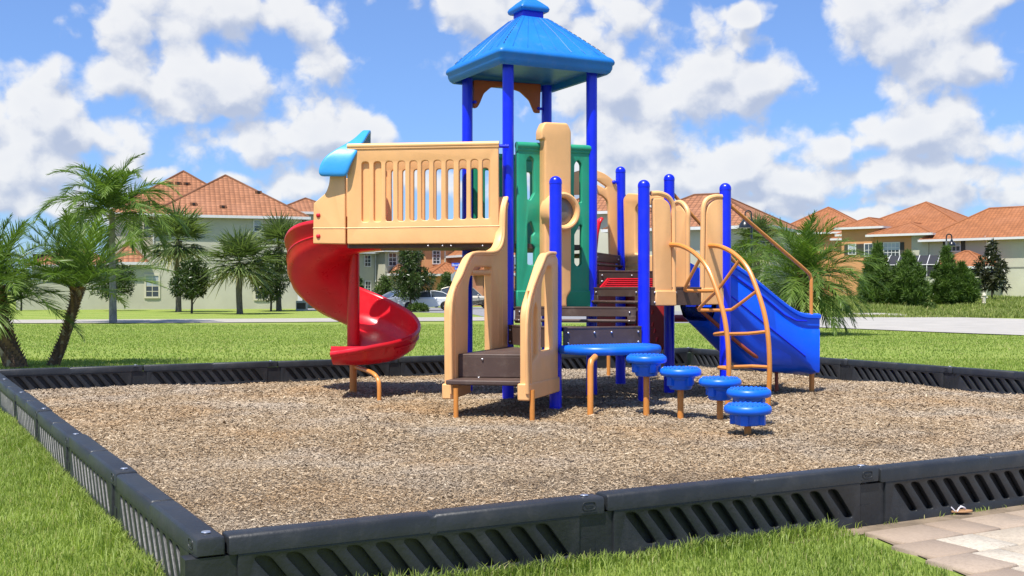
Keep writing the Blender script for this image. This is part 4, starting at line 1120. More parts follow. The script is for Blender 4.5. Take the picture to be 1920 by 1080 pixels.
class House:
    def __init__(s,name,label,pa,Za,pb,Zb,mats,group=None,cat='house'):
        A=Vector(((pa-960)/F*Za,Za)); Bq=Vector(((pb-960)/F*Zb,Zb)); s.A=A; s.B=Bq
        s.g=min(GZ(A.x,A.y),GZ(Bq.x,Bq.y)); d=Bq-A
        s.roofs=[]; s.t=thing(name,(A.x,A.y,s.g),label,cat,group,rotz=math.atan2(d.y,d.x),local=True); s.m=mats
    def at(s,px,py,dep=0.0):
        pl=Plane(s.A,s.B,-dep); u,z=pl(px,py); return u,z-s.g
    def wall(s,px0,px1,ytop,dep=0,depth=8,mat=None,zb=-.4,name='wall',ref=None,y_bot=None):
        x0=s.at(px0,ytop,dep)[0]; x1,z1=s.at(px1,ytop,dep); z1=s.at((px0+px1)/2,ytop,dep)[1]
        if y_bot: zb=s.at((px0+px1)/2,y_bot,dep)[1]
        m=MB(); m.box((x0,dep,zb),(x1,dep+depth,z1)); o=m.build(name,mat or s.m['wall'],s.t,ang=None); return x0,x1,z1
    def roof(s,x0,x1,y0,y1,ze,rise,ov=.45,mat=None):
        x0-=ov;x1+=ov;y0-=ov;y1+=ov; w=x1-x0; d=y1-y0; h=min(w,d)/2
        if w>=d: r0=(x0+h,(y0+y1)/2); r1=(x1-h,(y0+y1)/2)
        else: r0=((x0+x1)/2,y0+h); r1=((x0+x1)/2,y1-h)
        s.roofs.append((y0,ze,rise/h)); zr=ze+rise; vs=[(x0,y0,ze),(x1,y0,ze),(x1,y1,ze),(x0,y1,ze),(*r0,zr),(*r1,zr)]
        fs=[(0,1,5,4),(1,2,5),(2,3,4,5),(3,0,4)] if w>=d else [(0,1,4),(1,2,5,4),(2,3,5),(3,0,4,5)]
        fs.append((3,2,1,0))
        me=D.meshes.new('r'); me.from_pydata([(a,b,c) for a,b,c in vs],[],fs); me.update()
        uvl=me.uv_layers.new(name='UVMap')
        for p in me.polygons:
            n=p.normal; hz=Vector((-n.y,n.x,0)); 
            if hz.length<1e-3: hz=Vector((1,0,0))
            hz.normalize(); up=n.cross(hz)
            for li in p.loop_indices:
                v=me.vertices[me.loops[li].vertex_index].co; uvl.data[li].uv=(v.dot(hz)+50,v.dot(up)+50)
        o=obj('roof',me,mat or s.m['roof'],s.t)
        m=MB()
        edges=[(vs[0],vs[4]),(vs[1],vs[5] if w>=d else vs[4]),(vs[4],vs[5])]+([(vs[3],vs[4]),(vs[2],vs[5])] if w>=d else [(vs[3],vs[5]),(vs[2],vs[5])])
        for a,b in edges: m.tube([a,b],.10,6)
        m.build('ridge_tiles',mat or s.m['roof'],o)
        m=MB(); f=.10
        m.box((x0-.02,y0-f,ze-.20),(x1+.02,y0-.0,ze+.02)); m.box((x0-f,y0-.1,ze-.20),(x0,y1,ze+.02)); m.box((x1,y0-.1,ze-.20),(x1+f,y1,ze+.02))
        m.build('gutter',M['trim'],o,ang=None)
        return o
    def vol(s,px0,px1,yeave,yapex,dep=0,depth=9,ov=.45,wallmat=None,mat=None):
        x0,x1,z=s.wall(px0,px1,yeave,dep,depth,wallmat)
        w=x1-x0+2*ov; d=depth+2*ov
        za=s.at((px0+px1)/2,yapex,dep+min(w,d)/2-ov)[1]
        s.roof(x0,x1,dep,dep+depth,z,za-z,ov,mat); return x0,x1,z
    def window(s,pa,pb,ya,yb,dep=0,nx=2,ny=2,shut=False,frame=.09,glass='glass',trimm='trim'):
        x0,z1=s.at(pa,ya,dep); x1,z0=s.at(pb,yb,dep); y=dep
        m=MB(); fw=frame
        m.box((x0-fw,y-.07,z0-fw),(x0,y+.02,z1+fw)); m.box((x1,y-.07,z0-fw),(x1+fw,y+.02,z1+fw)); m.box((x0,y-.07,z1),(x1,y+.02,z1+fw)); m.box((x0,y-.09,z0-fw),(x1,y+.02,z0))
        for k in range(1,nx): 
            xx=x0+(x1-x0)*k/nx; m.box((xx-.025,y-.045,z0),(xx+.025,y-.008,z1))
        for k in range(1,ny):
            zz=z0+(z1-z0)*k/ny; m.box((x0,y-.042,zz-.025),(x1,y-.009,zz+.025))
        f=m.build('window',M[trimm],s.t,ang=None)
        m=MB(); m.box((x0,y-.03,z0),(x1,y-.004,(z0+z1)/2)); m.build('pane',M['glass'],f,ang=None)
        m=MB(); m.box((x0,y-.03,(z0+z1)/2+.002),(x1,y-.004,z1)); m.build('pane',M[glass],f,ang=None)
        if shut:
            for a,b in ((x0-fw-.42,x0-fw-.02),(x1+fw+.02,x1+fw+.42)):
                m=MB(); m.box((a,y-.06,z0-.05),(b,y-.003,z1+.05)); m.build('shutter',M['shut'],s.t,ang=None)
    def strip(s,pa,pb,ya,yb,dep=0,mat='trim',name='trim_board',proud=.05):
        x0,z1=s.at(pa,ya,dep); x1,z0=s.at(pb,yb,dep); m=MB(); m.box((x0,dep-proud,z0),(x1,dep-.002,z1)); m.build(name,M[mat],s.t,ang=None)
    def spout(s,px,ya,yb,dep=0):
        x,z1=s.at(px,ya,dep); z0=s.at(px,yb,dep)[1]; m=MB(); m.tube([(x,dep-.5,z1+.15),(x,dep-.45,z1),(x,dep-.10,z1-.35),(x,dep-.08,z0)],.055,8); m.build('downspout',M['trim'],s.t)

sage=dict(wall=M['sage'],roof=M['tile']); orng=dict(wall=M['orng'],roof=M['tile2']); sag2=dict(wall=M['sage'],roof=M['tile2']); salm=dict(wall=M['salm'],roof=M['tile2'])
# left house
H=House('stucco_house','big sage stucco house with tiled hip roofs behind the palms at left',290,91,600,95,sage)
H.vol(291,566,405,329,0,13,ov=.55)
H.vol(212,478,402,321,7,13,ov=.5)
H.vol(520,640,398,372,9,9)
x0,x1,z=H.wall(214,291,492,0,5.0)
H.roof(x0,x1-.9,0,5.0,z,1.55,.4)
x0,x1,z=H.wall(60,214,497,4,7)
H.roof(x0,x1,4,11,z,1.7,.4)
H.window(274,297,517,556,0,2,4,glass='blind',trimm='cream',frame=.14)
H.window(479,503,528,560,0,2,4,trimm='cream',frame=.14)
H.window(270,284,417,445,5,1,2,trimm='cream',frame=.14); H.window(477,490,413,433,0,1,2,glass='blind',trimm='trim',frame=.1)
H.strip(292,565,493,494.2,0,'band','band_groove',.012); H.spout(288,404,490,0)
H.strip(558,566,548,575,-.4,'trim','utility_cover',.3)
for px,py in ((302,343),(319,343),(334,343)):
    pass
def roofvent(H,px,py,dep,rk):
    y0,ze,sl=H.roofs[rk]
    for _ in range(40): dep=.5*dep+.5*(y0+(H.at(px,py,dep)[1]-ze)/sl)
    x,z=H.at(px,py,dep); m=MB(); m.box((x-.28,dep-.3,z-.15),(x+.28,dep+.5,z+.08)); o=m.build('roof_vent',H.m['roof'],H.t,ang=None)
    m=MB(); m.box((x-.10,dep-.36,z-.10),(x+.10,dep-.3,z+.05)); m.build('vent_opening',M['dark'],o,ang=None)
for px,py,dd,rk in ((363,382,1.1,0),(418,387,.7,0),(484,360,3.7,0),(318,343,9,1),(334,343,9,1),(350,344,9,1)): roofvent(H,px,py,dd,rk)
# garden wall with dark screen enclosure behind
H=House('garden_wall','long low sage garden wall behind the leaning palms at left',30,88,216,91,sage,cat='wall')
H.wall(30,216,526,0,.25)
H.strip(29,217,524.5,527,0,'cream','coping',.06)
H=House('screen_enclosure','dark screened patio enclosure above the garden wall behind left palms',60,93,135,94,sage,cat='patio enclosure')
H.wall(62,135,478,0,3.5,M['screen'],name='screen')
for px in (62,86,110,134): H.strip(px-.6,px+.6,477,575,0,'shut','frame_post',.08)
H.strip(61,136,476,478.5,0,'shut','frame_rail',.09)
# middle houses
H=House('stucco_house','sage two storey house behind the parked cars, left of the orange one',668,112,800,118,sage)
H.vol(640,722,472,440,1.5,9); H.vol(722,806,470,436,0,9)
H.window(684,694,479,499,1.5,2,3); H.window(729,742,475,498,0,2,3); H.window(685,694,528,548,1.5,2,3)
H.spout(703,470,560,1.5); H.strip(678,722,497,498.2,1.5,'cream','band',.03); H.strip(722,798,509,510,0,'cream','band',.03)
x0,z=H.at(744,513,-1.2); x1,_=H.at(766,513,-1.2); H.roof(x0,x1,-1.2,0,z,.9,.2)
H=House('stucco_house','orange two storey house with porch roof behind the street sign',797,116,884,118,orng)
H.vol(797,884,450,415,0,9); H.window(812,824,471,494,0,2,4)
H.strip(833,835.5,452,500,0,'cream','trim_board',.05); H.strip(858,861,452,500,0,'cream','trim_board',.05)
x0,x1,z=H.wall(812,882,514,-3.5,3.5,M['orng']); H.roof(x0,x1,-3.5,.3,z,1.15,.5)
H.strip(826,836,528,566,-3.5,'shut','door',.03); H.strip(848,858,532,552,-3.5,'shut','window_recess',.03)
H=House('stucco_house','salmon house seen through the stair panel opening, right of the orange one',886,112,965,114,salm)
H.vol(886,965,478,445,0,9); H.strip(902,905,515,560,0,'trim','trim_board',.06); H.strip(909,918,520,560,0,'shut','door',.03)
x0,x1,z=H.wall(905,960,512,-1.5,1.5); H.roof(x0,x1,-1.5,.2,z,.8,.3)
# house behind the ladder
H=House('stucco_house','grey green house with tiled roof behind the blue slide and palm',1128,86,1440,80,sage)
H.vol(1150,1432,427,366,0,9.5,ov=.6); H.vol(1040,1165,398,355,3,9); H.window(1180,1200,450,480,0,2,2)
# right group
H=House('stucco_house','orange house with broad tiled roof rising behind the large palm',1478,128,1640,124,orng)
H.vol(1455,1625,436,389,6,14,ov=.6); H.vol(1568,1640,447,432,2,6,ov=.5)
H=House('stucco_house','orange and grey house behind the tall conical bushes at right',1576,118,1742,112,orng)
H.vol(1640,1740,439,418,0,8,ov=.6,); H.vol(1582,1812,436,381,4,13,ov=.6); H.vol(1578,1650,426,409,1.2,8,ov=.5)
H.wall(1709,1741,440,-.03,8,M['sage'])
H.window(1658,1686,456,482,0,4,3,shut=True,glass='blind'); H.window(1592,1604,459,476,1.2,2,2,shut=True,glass='blind'); H.window(1622,1636,458,480,1.2,2,2,shut=True)
H=House('stucco_house','pale grey green house with low porch roof at the far right',1742,112,1853,108,sag2)
H.vol(1742,1995,446,390,0,8.5,ov=.7)
H.window(1778,1800,453,470,0,3,2,shut=True,glass='blind'); H.spout(1851,446,560,0)
H.strip(1855,1990,501,502.3,0,'band','band_groove',.015)
x0,x1,z=H.wall(1745,1845,500,-4,4); H.roof(x0,x1,-4,.6,z,1.5,.4)
H.strip(1812,1834,503,520,-4,'screen','patio_opening',.03)
H=House('screen_enclosure','black screened pool cage with pale frame between the conical bushes',1662,106,1762,104,sage,cat='pool enclosure')
x0,z0=H.at(1662,497); x1,_=H.at(1757,497)
m=MB(); m.box((x0,0,-.2),(x1,3,z0)); m.build('screen_wall',M['screen'],H.t,ang=None)
m=MB(); m.prism([(0.0,z0),(0,z0+.02),(3,z0+.95),(3,z0)],x0,x1,Matrix(((0,0,1,0),(1,0,0,0),(0,1,0,0),(0,0,0,1)))); m.build('screen_roof',M['screen'],H.t,ang=None)
for k in range(6):
    x=x0+(x1-x0)*k/5; m=MB(); m.tube([(x,-.03,-.2),(x,-.03,z0),(x,3,z0+.98)],.035,6); m.build('frame_bar',M['trim'],H.t)
m=MB(); m.tube([(x0,-.04,z0),(x1,-.04,z0)],.04,6); m.build('frame_bar',M['trim'],H.t)
H=House('garden_wall','low grey green garden wall between the conical bushes and dark magnolia',1640,102,1852,104,sage,cat='wall')
H.wall(1640,1850,520,0,.25); H.strip(1640,1850,518.5,520.5,0,'cream','coping',.05)

# ------------------------------------------------------------ vegetation
M['frond']=leafmat('palm_frond',(.035,.085,.014),(.24,.34,.065),.34,.42,hl=(.40,.36,.12))
M['sabal']=leafmat('fan_palm_leaf',(.04,.075,.018),(.26,.32,.11),.28,.42,hl=(.38,.34,.18))
M['mag']=leafmat('broad_leaf',(.012,.030,.006),(.075,.115,.022),.15,.30,hl=(.26,.28,.16))
M['dmag']=leafmat('bronze_leaf',(.018,.024,.010),(.07,.075,.03),.15,.35)
M['con']=leafmat('conifer_leaf',(.03,.07,.010),(.13,.21,.032),.25,.6)
M['bush']=leafmat('bush_leaf',(.028,.060,.010),(.12,.18,.03),.25,.5)
def bark(name,c,ring=0.0,sc=6.0):
    m,t,b,o=newmat(name); co=t('ShaderNodeTexCoord').outputs['Object']
    n=t.noise(t.vm('MULTIPLY',co,(1,1,.5)),sc,6,.7); n2=t.noise(t.vm('MULTIPLY',co,(1,1,3)),sc*2,4,.7)
    col=t.mix(t.mr(n,.3,.7),tuple(x*.45 for x in c),c); col=t.mix(t.m('MULTIPLY',t.mr(n2,.5,.7),.5),col,tuple(min(1,x*1.5) for x in c))
    setv(t,b.inputs['Base Color'],col); b.inputs['Roughness'].default_value=.95
    bp=t('ShaderNodeBump',iStrength=.8,iDistance=.03); t.l.new(n2,bp.inputs['Height']); t.l.new(bp.outputs[0],b.inputs['Normal']); return m
M['ptrunk']=bark('boot_trunk',(.18,.11,.065),sc=14); M['gtrunk']=bark('grey_trunk',(.30,.28,.25)); M['strunk']=bark('sabal_trunk',(.20,.165,.12),sc=8); M['twig']=bark('twig_bark',(.10,.08,.06)); M['boot']=simple('leaf_boot',(.22,.13,.07),.9,.4,12); M['boot2']=simple('pale_leaf_boot',(.36,.28,.20),.9,.3,12)
def strips(base,dirv,side,length,width,droop,nseg=3):
    """leaf strips as numpy arrays: base (n,3), dirv unit (n,3), side unit (n,3)"""
    n=len(base); V=[];
    down=np.array([0,0,-1.0])
    for k in range(nseg+1):
        t=k/nseg; c=base+dirv*(length*t)[:,None]+down*(droop*length*t*t)[:,None]
        w2=(width*(1-t*.92)*(.55+.9*t if t<.5 else 1))[:,None]*.5
        V+= [c-side*w2,c+side*w2]
    V=np.stack(V,1).reshape(-1,3); b=np.arange(n)*(2*(nseg+1)); F_=[]
    for k in range(nseg): F_.append(np.stack([b+2*k,b+2*k+1,b+2*k+3,b+2*k+2],1))
    return V,np.concatenate(F_),2*(nseg+1)
def unit(a): return a/np.maximum(np.linalg.norm(a,axis=-1,keepdims=True),1e-9)
def palm(loc,top,rtr,nf,L,label,trunkmat,group=None,seed=1,droopf=1.0,leaf=.36,boots=True,lo=-25,hi=82,nleaf=46,dead=0,lw=.028,cat='palm tree',bend=None):
    rng=np.random.default_rng(seed); rr=random.Random(seed)
    loc=Vector(loc); top=Vector(top); t=thing('palm_tree',tuple(loc),label,cat,group)
    mid=loc.lerp(top,.5)+(Vector(bend) if bend else Vector((0,0,0)))
    pts=catmull([loc-Vector((0,0,.08)),mid,top,top+Vector((0,0,.12))],8); n=len(pts)
    m=MB(); rad=[rtr*(1.25-.35*min(1,i/(n*.3))) if i<n*.3 else rtr*(.9+(.35*(i/n-.3) if boots else -.2*(i/n-.3))) for i in range(n)]
    m.tube(pts,rad,12); tr=m.build('trunk',trunkmat,t)
    if boots:  # old leaf bases, part of the trunk's own surface
        m=MB(); m2=MB(); H_=(top-loc).length; nb=int(H_/.035)
        for k in range(nb):
            f=k/nb; i=min(int(f*(n-2)),n-2); c=pts[i].lerp(pts[i+1],f*(n-2)-i); 
            for q in range(5):
                a=q*2*PI/5+k*2.39; r_=rad[i]; d=Vector((math.cos(a),math.sin(a),0)); s=Vector((-d.y,d.x,0)); up=Vector((0,0,1))
                w_=.030*rtr/.10*(1.2); h_=.045*rtr/.10
                p0=c+d*r_*.93
                (m2 if rr.random()<.25 else m).add([p0-s*w_-up*h_*.6,p0+s*w_-up*h_*.6,p0+s*w_*.5+d*(.03+.05*f*rtr/.1)+up*h_,p0-s*w_*.5+d*(.03+.05*f*rtr/.1)+up*h_,p0+up*h_*.4],[(0,1,2,3),(3,2,4),(0,3,4),(1,4,2)])
        m.cm=0; b=len(m.v); m.v+=m2.v; m.f+=[tuple(i+b for i in f_) for f_ in m2.f]; m.mi+= [1]*len(m2.f)
        me=D.meshes.new('boots'); me.from_pydata(m.v,[],m.f); me.update(); me.polygons.foreach_set('material_index',m.mi)
        obj('leaf_boots',me,[M['boot'],M['boot2']],tr)
    Vs=[];Fs=[];Ts=[];off=0
    def push(V,Fc,T):
        nonlocal off
        Vs.append(V);Fs.append(Fc+off);Ts.append(T);off+=len(V)
    c0=np.array(top+Vector((0,0,.05)))
    for k in range(nf):
        az=k*2.399+rng.normal(0,.15); f=(k+.5)/nf; el=R(hi-(hi-lo)*f**.9+rng.normal(0,5)); Lf=L*rng.uniform(.85,1.1)*(.8+.2*math.sin(f*PI))
        # rachis
        S_=26; pos=np.zeros((S_,3)); p=c0.copy(); e=el; ds=Lf/(S_-1); dirs=[]
        for i in range(S_):
            pos[i]=p; d=np.array([math.cos(az)*math.cos(e),math.sin(az)*math.cos(e),math.sin(e)]); dirs.append(d); p=p+d*ds
            e-=droopf*(.030+.075*(i/S_)**1.2)*(math.cos(max(e,-1.2))*.8+.35)
            if e<-1.45: e=-1.45
        dirs=np.array(dirs); sd=unit(np.cross(dirs,[0,0,1.0])+1e-6); upv=np.cross(sd,dirs)
        base_t=rng.uniform(.15,.8)
        rw_=.012*(1-np.linspace(0,.8,S_))[:,None]
        V=np.stack([pos-sd*rw_,pos+sd*rw_,pos+upv*rw_],1).reshape(-1,3); b=np.arange(S_-1)*3
        push(V,np.concatenate([np.stack([b,b+1,b+4,b+3],1),np.stack([b+1,b+2,b+5,b+4],1)]),np.full(len(V),.93 if rng.random()<.5 else .8))
        ti=np.repeat(np.linspace(.13,1,nleaf),2); nn_=len(ti); idx=ti*(S_-1); i0=np.minimum(idx.astype(int),S_-2); fr=(idx-i0)[:,None]
        bpos=pos[i0]*(1-fr)+pos[i0+1]*fr; bd_=dirs[i0]; bs_=sd[i0]; bu=upv[i0]; sg=np.tile([1.0,-1.0],nleaf)[:,None]
        ang=.95-.55*ti[:,None]
        dv=unit(bd_*np.cos(ang)+bs_*sg*np.sin(ang)+bu*rng.uniform(.05,.45,nn_)[:,None]+rng.normal(0,.08,(nn_,3)))
        ll=leaf*(np.sin(np.clip(ti*1.02+.08,0,1)*PI)**.55*.9+.25)*rng.uniform(.85,1.15,nn_)
        ss_=unit(np.cross(dv,bu)+rng.normal(0,.35,(nn_,3)))
        V,Fc,c=strips(bpos,dv,ss_,ll,np.full(nn_,lw),rng.uniform(.10,.38,nn_))
        tt=np.clip(base_t*.55+rng.random(nn_)*.45*.9,0,.86)
        if k>=nf-dead: tt=np.full(nn_,.97)
        push(V,Fc,np.repeat(tt,c))
    # petiole boots at the heart
    me=npmesh('crown',np.concatenate(Vs),np.concatenate(Fs),np.concatenate(Ts)); obj('crown',me,M['frond'],t)
    return t
def fanpalm(loc,h,Rr,label,group,seed,nl=38,rtr=.16):
    rng=np.random.default_rng(seed); loc=Vector(loc); t=thing('fan_palm',tuple(loc),label,'palm tree',group)
    m=MB(); n=10; m.tube([loc+Vector((math.sin(k*.6+seed)*.03,0,h*k/n-.05)) for k in range(n+1)],[rtr*(1.15 if k==0 else 1.0 if k<5 else 1.05+.06*(k-5)) for k in range(n+1)],12); m.build('trunk',M['strunk'],t)
    Vs=[];Fs=[];Ts=[];off=0; c0=np.array(loc+Vector((0,0,h)))
    for k in range(nl):
        az=k*2.399+rng.normal(0,.2); f=(k+.5)/nl; el=R(86-122*f**.9+rng.normal(0,7)); pl=Rr*.48*rng.uniform(.8,1.15)
        d=np.array([math.cos(az)*math.cos(el),math.sin(az)*math.cos(el),math.sin(el)]); sd=unit(np.cross(d,[0,0,1.0])+1e-6); up=np.cross(sd,d)
        hub=c0+d*pl+np.array([0,0,-pl*.12]); w_=.03
        V=np.array([c0-sd*w_,c0+sd*w_,hub+sd*w_,hub-sd*w_]); Vs.append(V); Fs.append(np.array([[0,1,2,3]])+off); Ts.append(np.full(4,.6)); off+=4
        ns=24; a=np.linspace(-1.9,1.9,ns)+rng.normal(0,.05,ns); dv=unit(d*np.cos(a)[:,None]+sd*np.sin(a)[:,None]+up*(.25*np.abs(np.sin(a)))[:,None]+np.array([0,0,-.10])+rng.normal(0,.07,(ns,3)))
        ll=Rr*.62*(.75+.25*np.cos(a))*rng.uniform(.9,1.1,ns); ss_=unit(np.cross(dv,up)+rng.normal(0,.25,(ns,3)))
        V,Fc,c=strips(np.repeat(hub[None],ns,0),dv,ss_,ll,np.full(ns,Rr*.062),rng.uniform(.08,.34,ns)*(1.3 if f>.7 else 1))
        bt=rng.uniform(.1,.85); dd=.97 if f>.93 else None
        Vs.append(V);Fs.append(Fc+off);off+=len(V); Ts.append(np.full(len(V),dd) if dd else np.repeat(np.clip(bt*.6+rng.random(ns)*.35,0,.86),c))
    obj('crown',npmesh('crown',np.concatenate(Vs),np.concatenate(Fs),np.concatenate(Ts)),M['sabal'],t); return t
def leafcloud(cs,rs,n,size,rng,elong=2.0,squash=1.0,updir=0.0):
    """leaves filling clumps: cs (k,3), rs (k,)"""
    cs=np.array(cs);rs=np.array(rs); k=rng.choice(len(cs),n,p=rs**2/np.sum(rs**2)); d=unit(rng.normal(size=(n,3))); r=rs[k]*rng.uniform(.35,1.0,n)**.6
    p=cs[k]+d*r[:,None]*np.array([1,1,squash]); dv=unit(d*.7+rng.normal(0,.7,(n,3))+np.array([0,0,updir])); sd=unit(np.cross(dv,rng.normal(size=(n,3))))
    L_=size*rng.uniform(.6,1.3,n)
    V,Fc,c=strips(p,dv,sd,L_,L_/elong,rng.uniform(0,.3,n),2)
    clump=rng.random(len(cs))[k]; tt=np.clip(clump*.45+rng.random(n)*.55,0,1)
    return V,Fc,np.repeat(tt,c)
def tree(loc,prof,htr,size,n,mat,label,name='young_tree',group=None,seed=1,rtr=.06,updir=0.0,elong=2.0,nl=46,cat='tree',clump=.26,trunkmat='twig'):
    """prof: list of (height, radius) of the crown"""
    rng=np.random.default_rng(seed); loc=Vector(loc); t=thing(name,tuple(loc),label,cat,group)
    zt=prof[-1][0]
    m=MB(); pts=[loc+Vector((rng.normal(0,.02),rng.normal(0,.02),zt*.92*k/6-(.1 if k==0 else 0))) for k in range(7)]
    m.tube(pts,[rtr*(1.15-.85*k/6) for k in range(7)],8)
    hs=[a for a,b in prof]; rs=[b for a,b in prof]; cs=[];cr=[]
    mr_=max(rs)
    for k in range(nl):
        h=hs[0]+(hs[-1]-hs[0])*(k+.5)/nl; r=np.interp(h,hs,rs); a=k*2.399+rng.normal(0,.3); q=r*rng.uniform(.35,.95)
        cs.append((loc.x+math.cos(a)*q,loc.y+math.sin(a)*q,loc.z+h+rng.normal(0,mr_*.06))); cr.append(max(.35*r,mr_*clump*rng.uniform(.7,1.3)*(.5+.5*r/mr_)))
        if k%3==0 and h>htr: 
            b=Vector(cs[-1]); i=min(5,max(1,int((h-q*.5)/(zt*.92)*6))); m.tube([pts[i],pts[i].lerp(b,.55)+Vector((0,0,.03)),b],[rtr*.45,rtr*.3,rtr*.15],5)
    m.build('trunk',M[trunkmat],t)
    V,Fc,T=leafcloud(cs,cr,n,size,rng,elong,1.0,updir); obj('crown',npmesh('crown',V,Fc,T),M[mat],t); return t
def sc_(px,py): # metres per photo pixel at the ground point
    g=GT(px,py); return g,g.y/F
# leaning feathery palms by the border
g0=GT(96,686); k=g0.y/F
palm(g0,Vector(((144-960)*k,g0.y,HC-(552-HY)*k)),.088,26,1.75,'feathery palm with rough leaning brown trunk, right one behind the left border',M['ptrunk'],'feathery palms beside the border',11,droopf=.50,leaf=.40,lo=12,hi=86,nleaf=56,bend=(.03,0,-.06),lw=.030)
g0=GT(34,690)
palm(g0,Vector(((14-960)*k,g0.y,HC-(552-HY)*k)),.155,32,1.85,'dense feathery palm with a thick brown trunk cut by the left picture edge',M['ptrunk'],'feathery palms beside the border',12,droopf=.62,leaf=.44,lo=-8,hi=84,nleaf=52,bend=(-.05,0,.0),lw=.030)
# tall smooth palm
g0,k=sc_(212,606)
palm(g0,Vector(((210-960)*k,g0.y,HC-(405-HY)*k)),.15,34,4.0,'tall palm with smooth grey trunk and drooping plume crown in front of sage house',M['gtrunk'],None,21,droopf=1.12,leaf=.85,boots=False,lo=-5,hi=80,nleaf=60,lw=.085)
# big feathery palm behind the blue slide
g0,k=sc_(1478,628)
palm(g0,Vector(((1508-960)*k,g0.y,HC-(528-HY)*k)),.19,70,2.9,'large bushy feathery palm behind the end of the blue slide',M['ptrunk'],None,31,droopf=.80,leaf=.60,lo=-32,hi=86,nleaf=50,lw=.046)
g0,k=sc_(1392,612)
palm(g0,Vector(((1395-960)*k,g0.y+1,HC-(520-HY)*k)),.18,34,2.4,'smaller feathery palm left of the large bushy one, behind ladder and slide',M['ptrunk'],None,33,droopf=1.1,leaf=.6,lo=-30,hi=86,nleaf=44,lw=.05)
# fan palms in front of the house
fg='fan palms in front of the sage house'
for px,pb,pc,rp,lab,sd in ((334,585,450,56,'leftmost fan palm with full round crown in front of the sage house',1),(449,589,490,56,'middle fan palm with short ringed trunk in front of the sage house',2),(523,583,462,52,'right fan palm behind a young magnolia beside the red slide',3),(1418,585,455,46,'fan palm behind the arch ladder and black street lamp',4),(1340,584,520,30,'fan palm seen between the guard panels above the slide',6)):
    g0,k=sc_(px,pb); fanpalm(g0,HC-g0.z-(pc-HY)*k,rp*k*1.38,lab,fg if sd<4 else None,sd,nl=46,rtr=.20)
# young magnolias
for px,pb,ytop,ylow,rp,lab,sd,nm in ((360,588,486,556,38,'small dark leaved magnolia right of the leftmost fan palm',41,5200),(508,584,470,562,36,'small dark magnolia in front of the right fan palm',42,5200),(770,583,460,553,40,'dark leafy magnolia with thin trunk in front of the white sedan',43,7500),(212,583,488,555,42,'round dark leafed tree behind the smooth grey palm trunk',44,4200),(40,583,505,556,26,'small tree against the garden wall behind the left palms',45,1600)):
    g0,k=sc_(px,pb); z=lambda y:HC-g0.z-(y-HY)*k
    a,b=z(ylow),z(ytop); Rm=rp*k
    pr=[(a,Rm*.40),(a+(b-a)*.12,Rm*.9),(a+(b-a)*.30,Rm),(a+(b-a)*.48,Rm*.62),(a+(b-a)*.62,Rm*.50),(a+(b-a)*.8,Rm*.62),(b,Rm*.35)] if sd==43 else [(a,Rm*.35),(a+(b-a)*.2,Rm*.9),(a+(b-a)*.5,Rm),(a+(b-a)*.8,Rm*.7),(b,Rm*.2)]
    tree(g0,pr,a*.8,.22,nm,'mag',lab,'magnolia_tree',None,sd,rtr=.07,elong=2.2,nl=44)
g0,k=sc_(1860,562); 
tree(g0,[(.9,.9),(1.5,1.1),(2.5,.9),(3.4,.55),(4.3,.15)],.7,.30,2600,'dmag','dark bronze leaved magnolia with conical crown at the far right wall','magnolia_tree',None,51,rtr=.06,nl=34)
# conical bushes at right
cg='tall conical bushes along the far right garden wall'
for px,pb,yt,rp,lab,sd in ((1645,566,458,34,'leftmost conical green bush, partly behind the large palm',61),(1703,567,470,36,'middle conical green bush in front of the pool cage',62),(1775,566,462,27,'tall conical bush right behind the second street lamp',63),(1803,566,492,28,'shorter conical bush right of the one behind the street lamp',64)):
    g0,k=sc_(px,pb); h=(pb-yt)*k; r=rp*k
    tree(g0,[(.1,r*.8),(h*.15,r),(h*.35,r*.95),(h*.6,r*.72),(h*.8,r*.42),(h,r*.06)],.1,.30,15000,'con',lab,'conical_bush',cg,sd,rtr=.10,updir=.9,elong=4.0,nl=64,cat='bush',clump=.22)
# round shrubs by the mid houses
for px,pb,yt,rp,lab,sd,mt in ((722,578,520,20,'round clipped bush in front of the sage house, left of the magnolia',71,'bush'),(672,578,520,12,'dark shrub at the house corner just right of the red slide',72,'mag'),(838,576,512,20,'leafy green shrub under the street sign beside the orange house',73,'bush'),(922,574,515,14,'green shrub behind the pickup truck, seen through the stair panel',74,'bush'),(784,585,573,17,'low spiky ground shrub in front of the white sedan',75,'bush')):
    g0,k=sc_(px,pb); h=(pb-yt)*k; r=rp*k
    tree(g0,[(.1,r*.8),(h*.3,r),(h*.7,r*.85),(h,r*.3)],.1,.20,4200,mt,lab,'shrub',None,sd,rtr=.05,nl=34,cat='bush',clump=.3)
for i,(px,pb,yt,rp,sd) in enumerate(((1742,580,567,14,81),(1585,588,578,9,82))):
    g0,k=sc_(px,pb); h=(pb-yt)*k; tree(g0,[(.05,rp*k*.7),(h*.5,rp*k),(h,rp*k*.4)],.05,.18,500,'bush',['leafy weed clump in the tall grass below the street lamp','small leafy weed near the pale kerb end'][i],'weed',None,sd,rtr=.02,nl=10,cat='weed',clump=.35)
